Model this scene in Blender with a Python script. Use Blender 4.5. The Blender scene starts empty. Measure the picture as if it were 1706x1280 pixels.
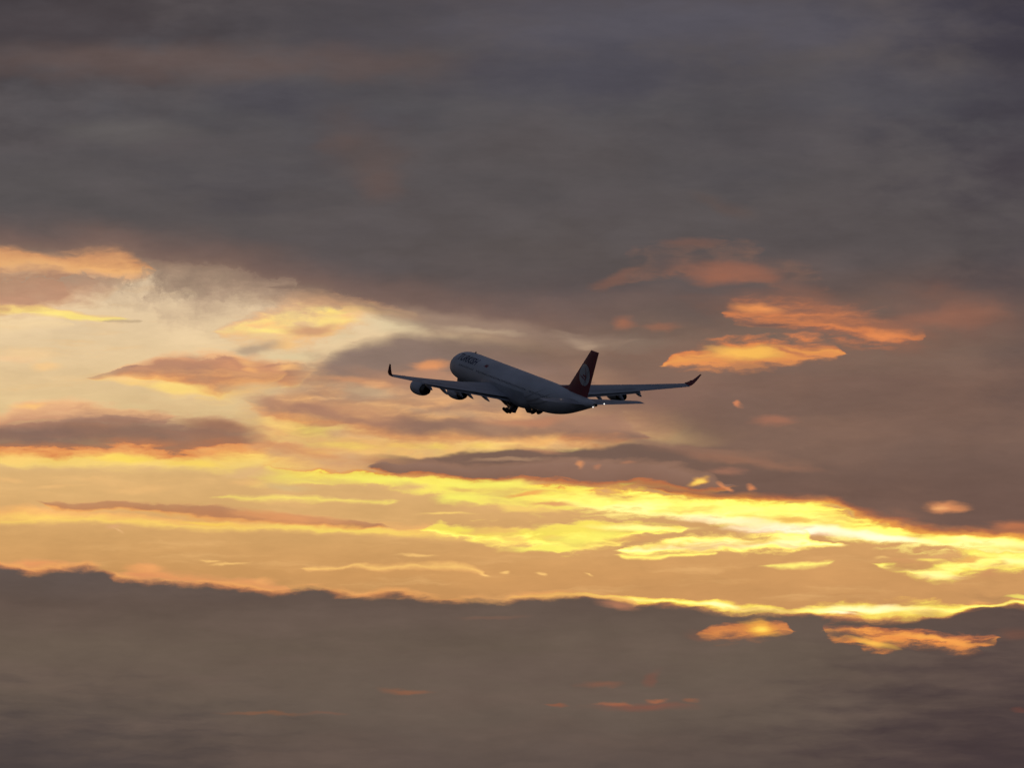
import bpy, bmesh, math, random
from mathutils import Matrix, Vector, Euler
R = math.radians
scene = bpy.context.scene
col = scene.collection

# ------------------------------------------------------------------ camera
ELEV, HFOV = 7.0, 8.0
cam_d = bpy.data.cameras.new('camera')
cam = bpy.data.objects.new('camera', cam_d)
col.objects.link(cam)
cam.location = (0, 0, 1.7)
cam.rotation_euler = (R(90 + ELEV), 0, 0)
cam_d.sensor_fit = 'HORIZONTAL'
cam_d.angle = R(HFOV)
cam_d.clip_start = 1.0
cam_d.clip_end = 200000.0
scene.camera = cam

# ------------------------------------------------------------------ exposure
scene.view_settings.view_transform = 'Standard'
scene.view_settings.look = 'None'
scene.view_settings.exposure = 0.0
scene.view_settings.gamma = 1.0

scene.cycles.use_adaptive_sampling = True
scene.cycles.adaptive_min_samples = 4
scene.cycles.adaptive_threshold = 0.02

# ------------------------------------------------------------------ sun (low, behind the clouds at the right)
SUN_EL, SUN_AZ = 4.6, 3.2            # degrees above the horizon, degrees right of north (+Y)
sun_d = bpy.data.lights.new('sun', 'SUN')
sun_d.energy = 0.08
sun_d.angle = R(10)
sun_d.color = (1.0, 0.62, 0.34)
sun = bpy.data.objects.new('sun', sun_d)
col.objects.link(sun)
sun.rotation_euler = (R(90 - SUN_EL), 0, R(180 - SUN_AZ))

# ------------------------------------------------------------------ world: cloudy sunset sky, laid out by azimuth and elevation
world = bpy.data.worlds.new('World')
world.use_nodes = True
nt = world.node_tree
nt.nodes.clear()
N, L = nt.nodes, nt.links


def lin(c):
    return tuple(((v / 255.0) / 12.92 if v <= 10.3 else (((v / 255.0) + 0.055) / 1.055) ** 2.4) for v in c)


def link(src, sock):
    if isinstance(src, (int, float)):
        sock.default_value = src
    else:
        L.new(src, sock)


def math_(op, a, b=0.0, c=None, clamp=False):
    n = N.new('ShaderNodeMath')
    n.operation = op
    n.use_clamp = clamp
    link(a, n.inputs[0])
    link(b, n.inputs[1])
    if c is not None:
        link(c, n.inputs[2])
    return n.outputs[0]


def smooth(x, a, b, ta=0.0, tb=1.0):
    n = N.new('ShaderNodeMapRange')
    n.interpolation_type = 'SMOOTHSTEP'
    link(x, n.inputs[0])
    for i, v in ((1, a), (2, b), (3, ta), (4, tb)):
        link(v, n.inputs[i])
    return n.outputs[0]


def linmap(x, a, b, ta=0.0, tb=1.0, clamp=True):
    n = N.new('ShaderNodeMapRange')
    n.clamp = clamp
    link(x, n.inputs[0])
    for i, v in ((1, a), (2, b), (3, ta), (4, tb)):
        link(v, n.inputs[i])
    return n.outputs[0]


def mixc(fac, a, b):
    n = N.new('ShaderNodeMix')
    n.data_type = 'RGBA'
    n.clamp_factor = True
    link(fac, n.inputs[0])
    for s, v in ((6, a), (7, b)):
        if isinstance(v, tuple):
            n.inputs[s].default_value = (*v, 1)
        else:
            L.new(v, n.inputs[s])
    return n.outputs[2]


def noise(vec, scale, detail=3.0, rough=0.55):
    n = N.new('ShaderNodeTexNoise')
    n.noise_dimensions = '3D'
    L.new(vec, n.inputs['Vector'])
    n.inputs['Scale'].default_value = scale
    n.inputs['Detail'].default_value = detail
    n.inputs['Roughness'].default_value = rough
    return n.outputs['Fac'], n.outputs['Color']


def combine(x, y, z=0.0):
    n = N.new('ShaderNodeCombineXYZ')
    link(x, n.inputs[0])
    link(y, n.inputs[1])
    link(z, n.inputs[2])
    return n.outputs[0]


def ramp(x, stops):
    n = N.new('ShaderNodeValToRGB')
    link(x, n.inputs[0])
    el = n.color_ramp.elements
    while len(el) > 1:
        el.remove(el[0])
    el[0].position = stops[0][0]
    for st in stops[1:]:
        el.new(st[0])
    for e, st in zip(el, stops):
        e.color = (*lin(st[1]), st[2] if len(st) > 2 else 1.0)
    return n.outputs[0], n.outputs[1]


tc = N.new('ShaderNodeTexCoord')
DIR = tc.outputs['Generated']
sep = N.new('ShaderNodeSeparateXYZ')
L.new(DIR, sep.inputs[0])
dx, dy, dz = sep.outputs
AZ = math_('ARCTAN2', dx, dy)
EL = math_('ARCSINE', dz)
# one unit = the sky seen in 1/1706 of an 8 degree span, u growing to the right and v downwards
K = 853 / math.tan(R(HFOV / 2))
U0 = math_('MULTIPLY_ADD', AZ, K * math.cos(R(ELEV)), 853.0)
V0 = math_('MULTIPLY_ADD', EL, -K, 640.0 + K * R(ELEV))


def curve(x01, pts):
    """float curve of x01 through pts (both 0..1)"""
    n = N.new('ShaderNodeFloatCurve')
    L.new(x01, n.inputs['Value'])
    n.inputs['Factor'].default_value = 1
    m = n.mapping
    m.extend = 'HORIZONTAL'
    m.use_clip = False
    c = m.curves[0]
    pts = sorted(pts)
    c.points[0].location = pts[0]
    c.points[1].location = pts[-1]
    for p in pts[1:-1]:
        c.points.new(*p)
    for p in c.points:
        p.handle_type = 'AUTO_CLAMPED'
    m.update()
    return n.outputs[0]


# three warps of the same (u, v) chart: ragged, fibrous and fine
def warp(seed, sx, sy, ax, ay, detail, rough, base=None):
    bu, bv = base or (U0, V0)
    v = combine(math_('MULTIPLY', bu, 1.0 / sx), math_('MULTIPLY', bv, 1.0 / sy), seed)
    _, c = noise(v, 1.0, detail, rough)
    s = N.new('ShaderNodeSeparateColor')
    L.new(c, s.inputs[0])
    u = math_('ADD', bu, math_('MULTIPLY_ADD', s.outputs[0], 2 * ax, -ax))
    w = math_('ADD', bv, math_('MULTIPLY_ADD', s.outputs[1], 2 * ay, -ay))
    return u, w


W = {'fine': warp(3.1, 52, 20, 18, 9, 3, 0.5),
     'soft': warp(9.7, 130, 60, 60, 26, 4, 0.48),
     'rag': warp(5.3, 60, 50, 34, 44, 6, 0.66)}


W0 = dict(W)
XW, XC = {}, {}
LAYERS = [0]


def refresh(z=None):
    """chart coordinates again, tied to the layers already laid, so that the shader is evaluated layer by layer"""
    for k, v in (CHUNK['W0'] if CHUNK else W0).items():
        W[k] = (math_('ADD', v[0], z), math_('ADD', v[1], z)) if z is not None else v
        XW[k] = linmap(W[k][0], -400, 2100)
        XC[k] = combine(W[k][0], W[k][1])


ROOT = dict(N=N, L=L)
CHUNK = {}


def open_chunk(bg):
    """the next run of layers goes into a node group of its own, fed with the chart coordinates"""
    global N, L, U0, V0, FIBc, BILc, FEA
    keys = {'U0': U0, 'V0': V0, 'FIBc': FIBc, 'BILc': BILc, 'FEA': FEA, 'HF': HOLES['fine'], 'HB': HOLES['soft'], 'FIB': FIB, 'BIL': BIL}
    for k, v in W0.items():
        keys[k + 'u'], keys[k + 'v'] = v
    ROOT.setdefault('keys', keys)
    g = bpy.data.node_groups.new('cloud_layers', 'ShaderNodeTree')
    g.interface.new_socket(name='bg', in_out='INPUT', socket_type='NodeSocketColor')
    for k in keys:
        g.interface.new_socket(name=k, in_out='INPUT', socket_type='NodeSocketFloat')
    g.interface.new_socket(name='bg', in_out='OUTPUT', socket_type='NodeSocketColor')
    gn = ROOT['N'].new('ShaderNodeGroup')
    gn.node_tree = g
    ROOT['L'].new(bg, gn.inputs['bg'])
    for k, v in ROOT['keys'].items():
        ROOT['L'].new(v, gn.inputs[k])
    N, L = g.nodes, g.links
    gi = N.new('NodeGroupInput').outputs
    U0, V0, FIBc, BILc, FEA = gi['U0'], gi['V0'], gi['FIBc'], gi['BILc'], gi['FEA']
    TEX_A.update(fine=FIBc, soft=BILc, rag=BILc)
    HOLES.update(fine=gi['HF'], soft=gi['HB'], rag=gi['HB'])
    CHUNK.update(node=gn, W0={k: (gi[k + 'u'], gi[k + 'v']) for k in W0})
    s = N.new('ShaderNodeSeparateColor')
    L.new(gi['bg'], s.inputs[0])
    refresh(math_('MULTIPLY', s.outputs[0], 1e-9))
    return gi['bg']


def close_chunk(bg):
    global N, L, U0, V0, FIBc, BILc, FEA
    if not CHUNK:
        return bg
    o = N.new('NodeGroupOutput')
    L.new(bg, o.inputs['bg'])
    N, L = ROOT['N'], ROOT['L']
    r = CHUNK['node'].outputs['bg']
    CHUNK.clear()
    k = ROOT['keys']
    U0, V0, FIBc, BILc, FEA = k['U0'], k['V0'], k['FIBc'], k['BILc'], k['FEA']
    return r


def layered(bg):
    LAYERS[0] += 1
    if LAYERS[0] % 20 == 1:
        bg = open_chunk(close_chunk(bg))
    return bg


refresh()


def chart_noise(wk, su, sv, seed, detail, rough):
    return noise(combine(math_('MULTIPLY', W0[wk][0], 1.0 / su), math_('MULTIPLY', W0[wk][1], 1.0 / sv), seed), 1.0, detail, rough)[0]


FIB = chart_noise('fine', 130, 22, 21.0, 5, 0.54)     # long thin fibres
BIL = chart_noise('fine', 110, 50, 33.0, 5, 0.52)      # billows
FIBc = math_('SUBTRACT', FIB, 0.5)
BILc = math_('SUBTRACT', BIL, 0.5)
FEA = math_('SUBTRACT', chart_noise('fine', 34, 8, 55.0, 5, 0.62), 0.5)   # feathers
TEX_A = {'fine': FIBc, 'soft': BILc, 'rag': BILc}
HOLE_F = smooth(FIB, .34, .56)
HOLE_B = smooth(BIL, .34, .58)
HOLES = {'fine': HOLE_F, 'soft': HOLE_B, 'rag': HOLE_B}


def strip(bg, pts, stops, warp='fine', alpha=1.0, fade=None, tex=0.14, rag=0.62):
    """a cloud between a top and a bottom outline: pts = (u, top, bottom); stops run from the top (0) to the bottom (1)"""
    bg = layered(bg)
    pts = list(pts)
    for e in (0, -1):                      # close the outline where it ends inside the chart
        if -400 < pts[e][0] < 2100:
            m = (pts[e][1] + pts[e][2]) / 2
            pts[e] = (pts[e][0], m, m)
            pts.insert(0 if e == 0 else len(pts), (pts[e][0] + (-25 if e == 0 else 25), m, m))
    pts = [(p[0], p[1], p[2] - p[1]) for p in pts]
    x = XW[warp]
    y = W[warp][1]
    tp = curve(x, [((p[0] + 400) / 2500, p[1] / 1280) for p in pts])
    bt = curve(x, [((p[0] + 400) / 2500, p[2] / 1280) for p in pts])
    t = math_('DIVIDE', math_('SUBTRACT', math_('MULTIPLY', y, 1 / 1280.0), tp), bt)
    if rag:
        t = math_('MULTIPLY_ADD', TEX_A[warp], rag, t)
        t = math_('MULTIPLY_ADD', FEA, rag * .45, t)
    stops = [list(x) + [1.0] * (3 - len(x)) for x in stops]
    if len(stops) > 3 and stops[0][2] == 0:
        stops[1][0] = max(stops[1][0], min(.24, stops[2][0] - .05))
    if len(stops) > 3 and stops[-1][2] == 0:
        stops[-2][0] = min(stops[-2][0], max(.76, stops[-3][0] + .05))
    t = math_('MULTIPLY_ADD', t, 1 / 1.14, .07 / 1.14)
    c, a = ramp(t, stops)
    # zero thickness: nothing there; thin ends fade out
    a = math_('MULTIPLY', a, smooth(bt, 0.0004, 0.006))
    a = math_('MULTIPLY', a, math_('MULTIPLY_ADD', HOLES[warp], tex * alpha, (1 - tex) * alpha))
    if fade:
        a = math_('MULTIPLY', a, smooth(W[warp][0], fade[0], fade[1]))
        if len(fade) > 2:
            a = math_('MULTIPLY', a, smooth(W[warp][0], fade[3], fade[2]))
    return mixc(a, bg, c)


def blob(bg, cx, cy, rx, ry, c, alpha=1.0, rot=0.0, warp='fine', core=0.9, rag=1.1):
    bg = layered(bg)
    rx, ry = rx * 1.35, ry * 1.35
    if abs(rot) < 0.5:
        n = N.new('ShaderNodeVectorMath')
        n.operation = 'MULTIPLY_ADD'
        L.new(XC[warp], n.inputs[0])
        n.inputs[1].default_value = (1 / rx, 1 / ry, 0)
        n.inputs[2].default_value = (-cx / rx, -cy / ry, 0)
        ln = N.new('ShaderNodeVectorMath')
        ln.operation = 'LENGTH'
        L.new(n.outputs[0], ln.inputs[0])
        d = ln.outputs['Value']
    else:
        ct, st = math.cos(R(rot)), math.sin(R(rot))
        u, v = W[warp]
        p = math_('MULTIPLY_ADD', v, st / rx, (-cx * ct - cy * st) / rx)
        p = math_('MULTIPLY_ADD', u, ct / rx, p)
        q = math_('MULTIPLY_ADD', u, -st / ry, (cx * st - cy * ct) / ry)
        q = math_('MULTIPLY_ADD', v, ct / ry, q)
        d = math_('SQRT', math_('MULTIPLY_ADD', p, p, math_('MULTIPLY', q, q)))
    d = math_('MULTIPLY_ADD', TEX_A[warp], rag, d)
    f = smooth(d, 1.0, 1.0 - core, 0.0, alpha)
    return mixc(f, bg, lin(c))


# --- clear sky in the gap: cream above, tan below
V01 = linmap(V0, 400, 1060)
bg, _ = ramp(V01, [(0.0, (229, 200, 162)), (.12, (233, 205, 168)), (.25, (231, 202, 159)), (.36, (227, 195, 147)),
                   (.46, (220, 190, 138)), (.60, (222, 178, 118)), (.74, (213, 164, 104)), (.84, (204, 151, 93)), (1.0, (199, 143, 89))])
warmR = smooth(U0, 500, 1700, 0, 0.5)
bg = mixc(warmR, bg, lin((212, 156, 100)))
PE = (240, 190, 138)
# faint streaks all through the gap
fs, _ = noise(combine(math_('MULTIPLY', W['fine'][0], 1 / 210.0), math_('MULTIPLY', W['fine'][1], 1 / 22.0), 2.2), 1.0, 5, 0.6)
bg = mixc(smooth(fs, 0.52, 0.78, 0, 0.42), bg, lin((240, 188, 122)))

E0, E1 = 0.0, 1.0
# upper left
bg = strip(bg, [(-400, 524, 556), (0, 526, 560), (60, 530, 556), (120, 540, 548), (130, 545, 545)], [(0, (246, 214, 162), 0), (.5, (248, 216, 165), .7), (1, (246, 214, 162), 0)], 'fine')
bg = strip(bg, [(-400, 505, 530), (0, 508, 527), (45, 510, 530), (80, 514, 537), (110, 520, 538), (150, 527, 540), (200, 531, 538), (225, 535, 535)], [(0, (235, 180, 120), 0), (.3, (252, 222, 130), 1), (.65, (254, 228, 132), 1), (1, (246, 205, 140), 0)], 'fine')
bg = strip(bg, [(150, 536, 538), (185, 534, 542), (225, 536, 545), (240, 540, 540)], [(0, (190, 165, 130), 0), (.5, (192, 166, 132), .8), (1, (190, 165, 130), 0)])
bg = blob(bg, 50, 594, 62, 10, (244, 204, 150), .65)
bg = blob(bg, 75, 612, 26, 8, (246, 200, 140), .8)
bg = blob(bg, 20, 603, 40, 6, (244, 200, 150), .6)

# brown and beige fringe under the whole edge of the bank
bg = strip(bg, [(-400, 380, 440), (0, 385, 450), (100, 388, 455), (200, 395, 462), (330, 412, 482), (450, 436, 508), (560, 464, 528), (680, 482, 548), (800, 505, 570), (900, 515, 590), (1000, 520, 600)], [(0, (110, 92, 86), 1), (.45, (132, 107, 94), 1), (.72, (176, 146, 120), .9), (1, (214, 186, 150), 0)], 'soft', tex=.1, rag=.5)
# orange patches right under the grey bank, far left
bg = strip(bg, [(-400, 415, 470), (0, 415, 468), (75, 418, 470), (150, 420, 474), (200, 424, 474), (240, 440, 462), (260, 450, 450)], [(0, (150, 112, 90), 0), (.22, (214, 152, 104), 1), (.5, (238, 178, 116), 1), (.75, (226, 170, 122), .9), (1, (215, 175, 130), 0)], 'soft')
bg = strip(bg, [(-400, 445, 520), (0, 450, 522), (40, 452, 516), (80, 446, 512), (110, 450, 495), (140, 458, 490), (165, 470, 470)], [(0, (190, 140, 105), 0), (.3, (176, 132, 106), 1), (.7, (188, 140, 112), 1), (1, (225, 165, 110), 0)], 'soft')
# ragged grey-beige shreds hanging from the bank
rg, _ = noise(combine(math_('MULTIPLY', W['rag'][0], 1 / 70.0), math_('MULTIPLY', W['rag'][1], 1 / 60.0), 7.7), 1.0, 6, 0.62)
for seedless, (pts, c, al) in enumerate([
        ([(90, 467, 467), (130, 452, 505), (180, 455, 512), (220, 455, 520), (260, 448, 535), (300, 440, 538), (340, 445, 552), (370, 450, 540), (430, 460, 520), (500, 480, 505), (525, 490, 490)], (176, 150, 126), 1.0),
        ([(225, 450, 450), (270, 430, 500), (330, 440, 525), (380, 450, 522), (450, 465, 515), (500, 485, 485)], (150, 126, 108), .9)]):
    x, y = XW['rag'], W['rag'][1]
    tp = curve(x, [((p[0] + 400) / 2500, p[1] / 1280) for p in pts])
    bt = curve(x, [((p[0] + 400) / 2500, p[2] / 1280) for p in pts])
    t = linmap(math_('MULTIPLY', y, 1 / 1280.0), tp, bt)
    _, a = ramp(t, [(0, c, 0), (.12, c, 1), (.45, c, .85), (1, c, 0)])
    bg = mixc(math_('MULTIPLY', a, smooth(rg, .30 + .06 * seedless, .62, .12, al)), bg, lin(c))

# middle haze of peach and beige behind the aircraft
bg = strip(bg, [(360, 640, 660), (420, 620, 790), (560, 600, 790), (700, 590, 792), (1000, 560, 800), (1200, 540, 800)], [(0, (196, 156, 124), 0), (.25, (188, 148, 118), .95), (.6, (200, 148, 110), 1), (1, (226, 170, 108), 0)], 'soft', 1.0, (360, 500))
bg = blob(bg, 440, 640, 90, 30, (198, 150, 116), .8, 10, 'soft')
bg = blob(bg, 560, 655, 120, 20, (206, 160, 124), .8, 6, 'soft')

bg = strip(bg, [(400, 640, 780), (480, 600, 790), (640, 630, 790), (840, 640, 790), (1000, 650, 780)], [(0, (236, 182, 128), 0), (.3, (238, 184, 128), .75), (.7, (244, 186, 116), .75), (1, (244, 190, 116), 0)], 'soft', tex=1.0, rag=.5, fade=(400, 520))
bg = strip(bg, [(420, 620, 760), (520, 610, 770), (700, 630, 770), (1000, 640, 770)], [(0, (160, 124, 104), 0), (.3, (164, 126, 104), .55), (.7, (176, 128, 100), .5), (1, (190, 134, 100), 0)], 'fine', tex=1.0, rag=.5, fade=(420, 520))
# glowing cloud under the bank (x 340-690)
bg = strip(bg, [(335, 549, 551), (370, 538, 562), (400, 532, 568), (440, 515, 574), (480, 497, 578), (520, 492, 575), (570, 496, 562), (620, 502, 552), (665, 508, 535), (700, 518, 518)], [(0, (190, 140, 110), 0), (.2, (240, 182, 126), .9), (.45, (253, 216, 130), 1), (.72, (244, 190, 126), .95), (1, (225, 175, 130), 0)], 'soft', tex=.5, rag=1.3)
bg = blob(bg, 548, 517, 26, 7, (255, 226, 128), 1, 10)
bg = blob(bg, 440, 551, 45, 7, (254, 226, 134), 1, 5)
bg = blob(bg, 565, 535, 50, 7, (253, 222, 134), .9)
bg = blob(bg, 520, 546, 48, 9, (206, 152, 116), .85, -4, 'soft')
bg = blob(bg, 475, 573, 20, 8, (246, 196, 130), .8, 0, 'soft')
bg = blob(bg, 425, 585, 44, 12, (176, 150, 126), .8, -12, 'soft')
bg = blob(bg, 655, 540, 62, 22, (222, 200, 160), .9, 10, 'soft')
bg = blob(bg, 560, 560, 45, 8, (224, 200, 158), .7, -6, 'soft')
bg = blob(bg, 480, 600, 48, 16, (224, 202, 158), .8, -10, 'soft')

# rust cloud, left of centre
bg = strip(bg, [(140, 630, 632), (180, 622, 638), (200, 608, 644), (240, 599, 650), (275, 591, 656), (310, 587, 664), (350, 590, 668), (395, 594, 664), (440, 599, 662), (480, 600, 656), (510, 606, 645), (522, 620, 622)],
           [(0, (236, 190, 140), 0), (.10, (232, 178, 128), .9), (.22, (176, 130, 108), 1), (.45, (184, 130, 100), 1), (.60, (206, 140, 98), 1), (.74, (240, 172, 104), 1), (.87, (252, 208, 124), .9), (1, (240, 205, 150), 0)], 'soft', fade=(130, 215, 470, 530))
bg = blob(bg, 318, 607, 40, 12, (168, 124, 106), .8, 4)
bg = blob(bg, 415, 612, 60, 14, (196, 138, 106), .8, 4)
bg = blob(bg, 200, 632, 34, 8, (250, 205, 138), .9, -6)
bg = blob(bg, 300, 649, 58, 8, (253, 216, 128), 1, 5)
bg = blob(bg, 222, 640, 32, 6, (250, 206, 130), .9)
bg = blob(bg, 410, 602, 24, 6, (240, 182, 120), .9, 20)
bg = blob(bg, 420, 648, 48, 10, (176, 150, 124), .8, 0, 'soft')
bg = blob(bg, 475, 613, 28, 8, (250, 190, 122), .9, -4)
bg = blob(bg, 418, 616, 12, 6, (248, 182, 110), .8, 20)

# grey dome behind the left wing tip
bg = strip(bg, [(498, 640, 650), (515, 622, 652), (540, 604, 656), (570, 580, 660), (600, 568, 660), (630, 562, 660), (660, 553, 660), (700, 550, 662), (760, 553, 664), (830, 560, 668), (880, 566, 674), (930, 576, 680), (1000, 590, 690)],
           [(0, (180, 150, 120), 0), (.16, (152, 128, 112), 1), (.35, (140, 116, 106), 1), (.6, (152, 120, 102), 1), (.8, (184, 136, 108), .9), (1, (196, 160, 128), 0)], 'fine', 1.0, tex=.03, rag=.3, fade=(485, 560))
bg = blob(bg, 590, 600, 60, 24, (146, 124, 114), .6, -10, 'soft')
bg = blob(bg, 718, 608, 26, 13, (232, 154, 100), .9, 0, 'fine')
bg = blob(bg, 700, 622, 50, 12, (196, 140, 108), .6, 0, 'soft')
bg = blob(bg, 590, 640, 55, 8, (232, 164, 112), .8, 4, 'soft')
bg = blob(bg, 625, 641, 24, 6, (240, 178, 124), .8)
bg = blob(bg, 470, 652, 70, 13, (208, 184, 146), .8, 0, 'soft')
bg = blob(bg, 620, 660, 80, 12, (200, 172, 136), .7, 4, 'soft')
bg = blob(bg, 640, 680, 60, 7, (234, 184, 128), .7, 6, 'soft')

# left dark cloud with its lit underside
bg = strip(bg, [(-400, 690, 730), (0, 690, 722), (30, 676, 712), (80, 668, 708), (120, 664, 706), (170, 672, 704), (230, 682, 704), (280, 690, 702), (310, 696, 696)], [(0, (240, 190, 140), 0), (.3, (234, 180, 130), .9), (.8, (205, 152, 118), 1), (1, (170, 125, 100), 0)], 'fine')
bg = blob(bg, 55, 679, 40, 5, (250, 196, 122), .9, -5)
bg = strip(bg, [(-400, 748, 784), (0, 750, 782), (60, 752, 786), (150, 748, 788), (220, 742, 790), (290, 752, 791), (340, 748, 790), (400, 736, 790), (450, 735, 788), (520, 745, 785), (600, 760, 780)], [(0, (238, 160, 92), 0), (.2, (240, 165, 95), 1), (.5, (250, 210, 110), 1), (.75, (248, 210, 120), .9), (1, (228, 185, 125), 0)], 'fine')
bg = blob(bg, 205, 766, 50, 9, (252, 218, 100), 1)
bg = blob(bg, 320, 775, 50, 8, (251, 213, 104), 1, 3)
bg = blob(bg, 20, 769, 40, 8, (253, 210, 118), .9)
bg = strip(bg, [(-400, 714, 764), (0, 712, 760), (50, 706, 762), (90, 698, 766), (118, 686, 766), (150, 679, 760), (200, 680, 752), (240, 687, 757), (280, 690, 764), (310, 697, 766), (340, 697, 756), (380, 699, 750), (405, 708, 748), (440, 722, 742), (490, 734, 744)],
           [(0, (220, 165, 120), 0), (.12, (166, 128, 108), 1), (.35, (148, 114, 98), 1), (.6, (142, 108, 90), 1), (.76, (160, 108, 84), 1), (.90, (224, 138, 80), .95), (1, (246, 180, 100), 0)], 'fine', fade=(-2000, -1900, 400, 480))
bg = blob(bg, 365, 710, 60, 10, (192, 136, 100), .8, 6)
bg = blob(bg, 60, 728, 90, 14, (138, 108, 98), .7, 0, 'soft')

# yellow sheet right of it and rust streaks through it
bg = strip(bg, [(380, 655, 700), (420, 672, 742), (470, 690, 757), (540, 700, 768), (620, 712, 774), (700, 722, 776), (780, 726, 776), (850, 724, 774), (930, 728, 776), (1000, 745, 775), (1040, 760, 760)], [(0, (222, 170, 122), 0), (.25, (242, 190, 124), .95), (.5, (249, 212, 128), 1), (.8, (236, 180, 118), .95), (1, (200, 145, 105), 0)], 'fine', tex=.7, rag=1.4, fade=(385, 480))
bg = blob(bg, 520, 716, 50, 13, (255, 232, 118), 1, 6)
bg = blob(bg, 465, 708, 36, 9, (250, 212, 126), .9, 14)
bg = blob(bg, 585, 744, 70, 7, (253, 224, 112), .95, 4)
bg = blob(bg, 590, 728, 34, 8, (236, 198, 142), .8, 6, 'soft')
bg = blob(bg, 678, 744, 42, 6, (254, 222, 112), .95, 4)
bg = blob(bg, 732, 744, 30, 6, (255, 226, 108), 1, 2)
bg = blob(bg, 800, 742, 34, 7, (253, 214, 112), .9)
bg = blob(bg, 790, 760, 40, 4, (253, 218, 118), .9)
bg = blob(bg, 880, 730, 55, 10, (222, 160, 106), .9, 4, 'soft')
bg = strip(bg, [(385, 700, 745), (420, 716, 762), (470, 736, 776), (530, 748, 786), (600, 758, 790), (650, 764, 792), (700, 768, 790), (740, 772, 780)], [(0, (226, 162, 108), 0), (.3, (210, 150, 106), .9), (.6, (206, 156, 116), .85), (1, (228, 156, 96), 0)], 'fine', fade=(385, 470))
bg = blob(bg, 592, 764, 44, 10, (214, 176, 132), .7, 5, 'soft')
# upper rust streak running down to the right under the wing
bg = strip(bg, [(395, 655, 672), (430, 658, 694), (500, 664, 708), (560, 672, 718), (620, 680, 730), (680, 688, 742), (740, 694, 742), (820, 692, 738), (900, 686, 734), (1000, 680, 750), (1100, 700, 760)],
           [(0, (200, 155, 120), 0), (.25, (186, 138, 110), .95), (.5, (162, 120, 100), 1), (.8, (214, 142, 92), .95), (1, (240, 180, 110), 0)], 'fine', fade=(390, 470))
bg = blob(bg, 740, 712, 90, 14, (150, 116, 100), .8, 3, 'soft')
bg = blob(bg, 740, 690, 90, 9, (192, 158, 126), .7, 4, 'soft')
bg = blob(bg, 750, 668, 60, 8, (228, 170, 116), .6, -4, 'soft')

# thinner cloud mottled over the middle and the left
bg = strip(bg, [(400, 625, 790), (480, 605, 785), (640, 640, 790), (840, 650, 785), (1000, 660, 780)], [(0, (236, 178, 122), 0), (.3, (240, 178, 116), .35), (.7, (248, 186, 104), .5), (1, (244, 190, 116), 0)], 'soft', tex=1.0, rag=.6, fade=(400, 520))
bg = strip(bg, [(380, 600, 760), (520, 600, 770), (700, 630, 770), (1000, 640, 770)], [(0, (160, 124, 104), 0), (.3, (166, 126, 104), .5), (.7, (184, 130, 98), .5), (1, (190, 134, 100), 0)], 'fine', tex=1.0, rag=.6, fade=(400, 520))
bg = strip(bg, [(-400, 690, 770), (0, 685, 770), (200, 670, 770), (430, 690, 770), (480, 710, 750)], [(0, (206, 150, 112), 0), (.3, (190, 138, 106), .22), (.7, (204, 136, 92), .3), (1, (240, 170, 100), 0)], 'fine', tex=1.0, rag=.8)
bg = strip(bg, [(180, 590, 655), (300, 585, 662), (420, 590, 665), (500, 600, 650)], [(0, (230, 170, 122), 0), (.3, (222, 156, 112), .5), (.7, (246, 182, 112), .5), (1, (246, 200, 126), 0)], 'fine', tex=1.0, rag=.8)
bg = strip(bg, [(-400, 430, 530), (0, 435, 530), (120, 440, 520), (240, 440, 500)], [(0, (206, 156, 116), 0), (.3, (172, 134, 110), .6), (.7, (196, 150, 120), .6), (1, (226, 180, 130), 0)], 'soft', tex=1.0, rag=.9)
bg = strip(bg, [(220, 440, 540), (300, 440, 560), (420, 455, 560), (520, 485, 530), (600, 500, 530)], [(0, (150, 122, 104), 0), (.3, (170, 142, 120), .8), (.7, (196, 168, 138), .55), (1, (220, 190, 150), 0)], 'rag', tex=1.0, rag=.9)
for cx, cy, rx, ry, c, al, ro in [(770, 714, 150, 15, (142, 110, 95), .85, 3), (560, 688, 120, 10, (166, 122, 101), .75, 8), (900, 716, 90, 12, (138, 108, 94), .7, 3), (200, 722, 180, 17, (138, 107, 92), .75, 0), (50, 732, 110, 14, (134, 105, 92), .7, 0), (350, 716, 80, 14, (152, 112, 92), .6, 6),
                              (600, 606, 70, 24, (146, 122, 108), .7, -12), (700, 585, 150, 26, (140, 118, 106), .85, 0), (660, 624, 90, 12, (168, 130, 108), .6, 4), (300, 612, 70, 12, (172, 126, 104), .6, 2), (880, 660, 110, 26, (148, 116, 98), .5, 0)]:
    bg = blob(bg, cx, cy, rx, ry, c, al, ro, 'soft', .8)
# --- yellow band, main body
YB = [(400, 780, 806), (450, 776, 812), (520, 782, 810), (580, 785, 806), (640, 788, 812), (700, 790, 828), (760, 795, 840), (800, 796, 846), (850, 796, 850), (900, 799, 854), (950, 808, 858), (1000, 809, 862), (1050, 808, 865), (1100, 817, 868), (1150, 824, 872), (1200, 826, 876), (1260, 829, 882), (1310, 834, 887),
      (1360, 832, 892), (1390, 838, 900), (1420, 854, 906), (1470, 866, 912), (1540, 880, 922), (1600, 886, 926), (1706, 892, 930), (2100, 896, 940)]
bg = strip(bg, YB, [(0, (214, 130, 70), 0), (.10, (240, 170, 78), 1), (.22, (250, 222, 92), 1), (.55, (252, 236, 104), 1), (.86, (250, 226, 108), 1), (1, (232, 184, 112), 0)], 'fine', 1.0, (380, 560), tex=.55, rag=1.3)
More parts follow.
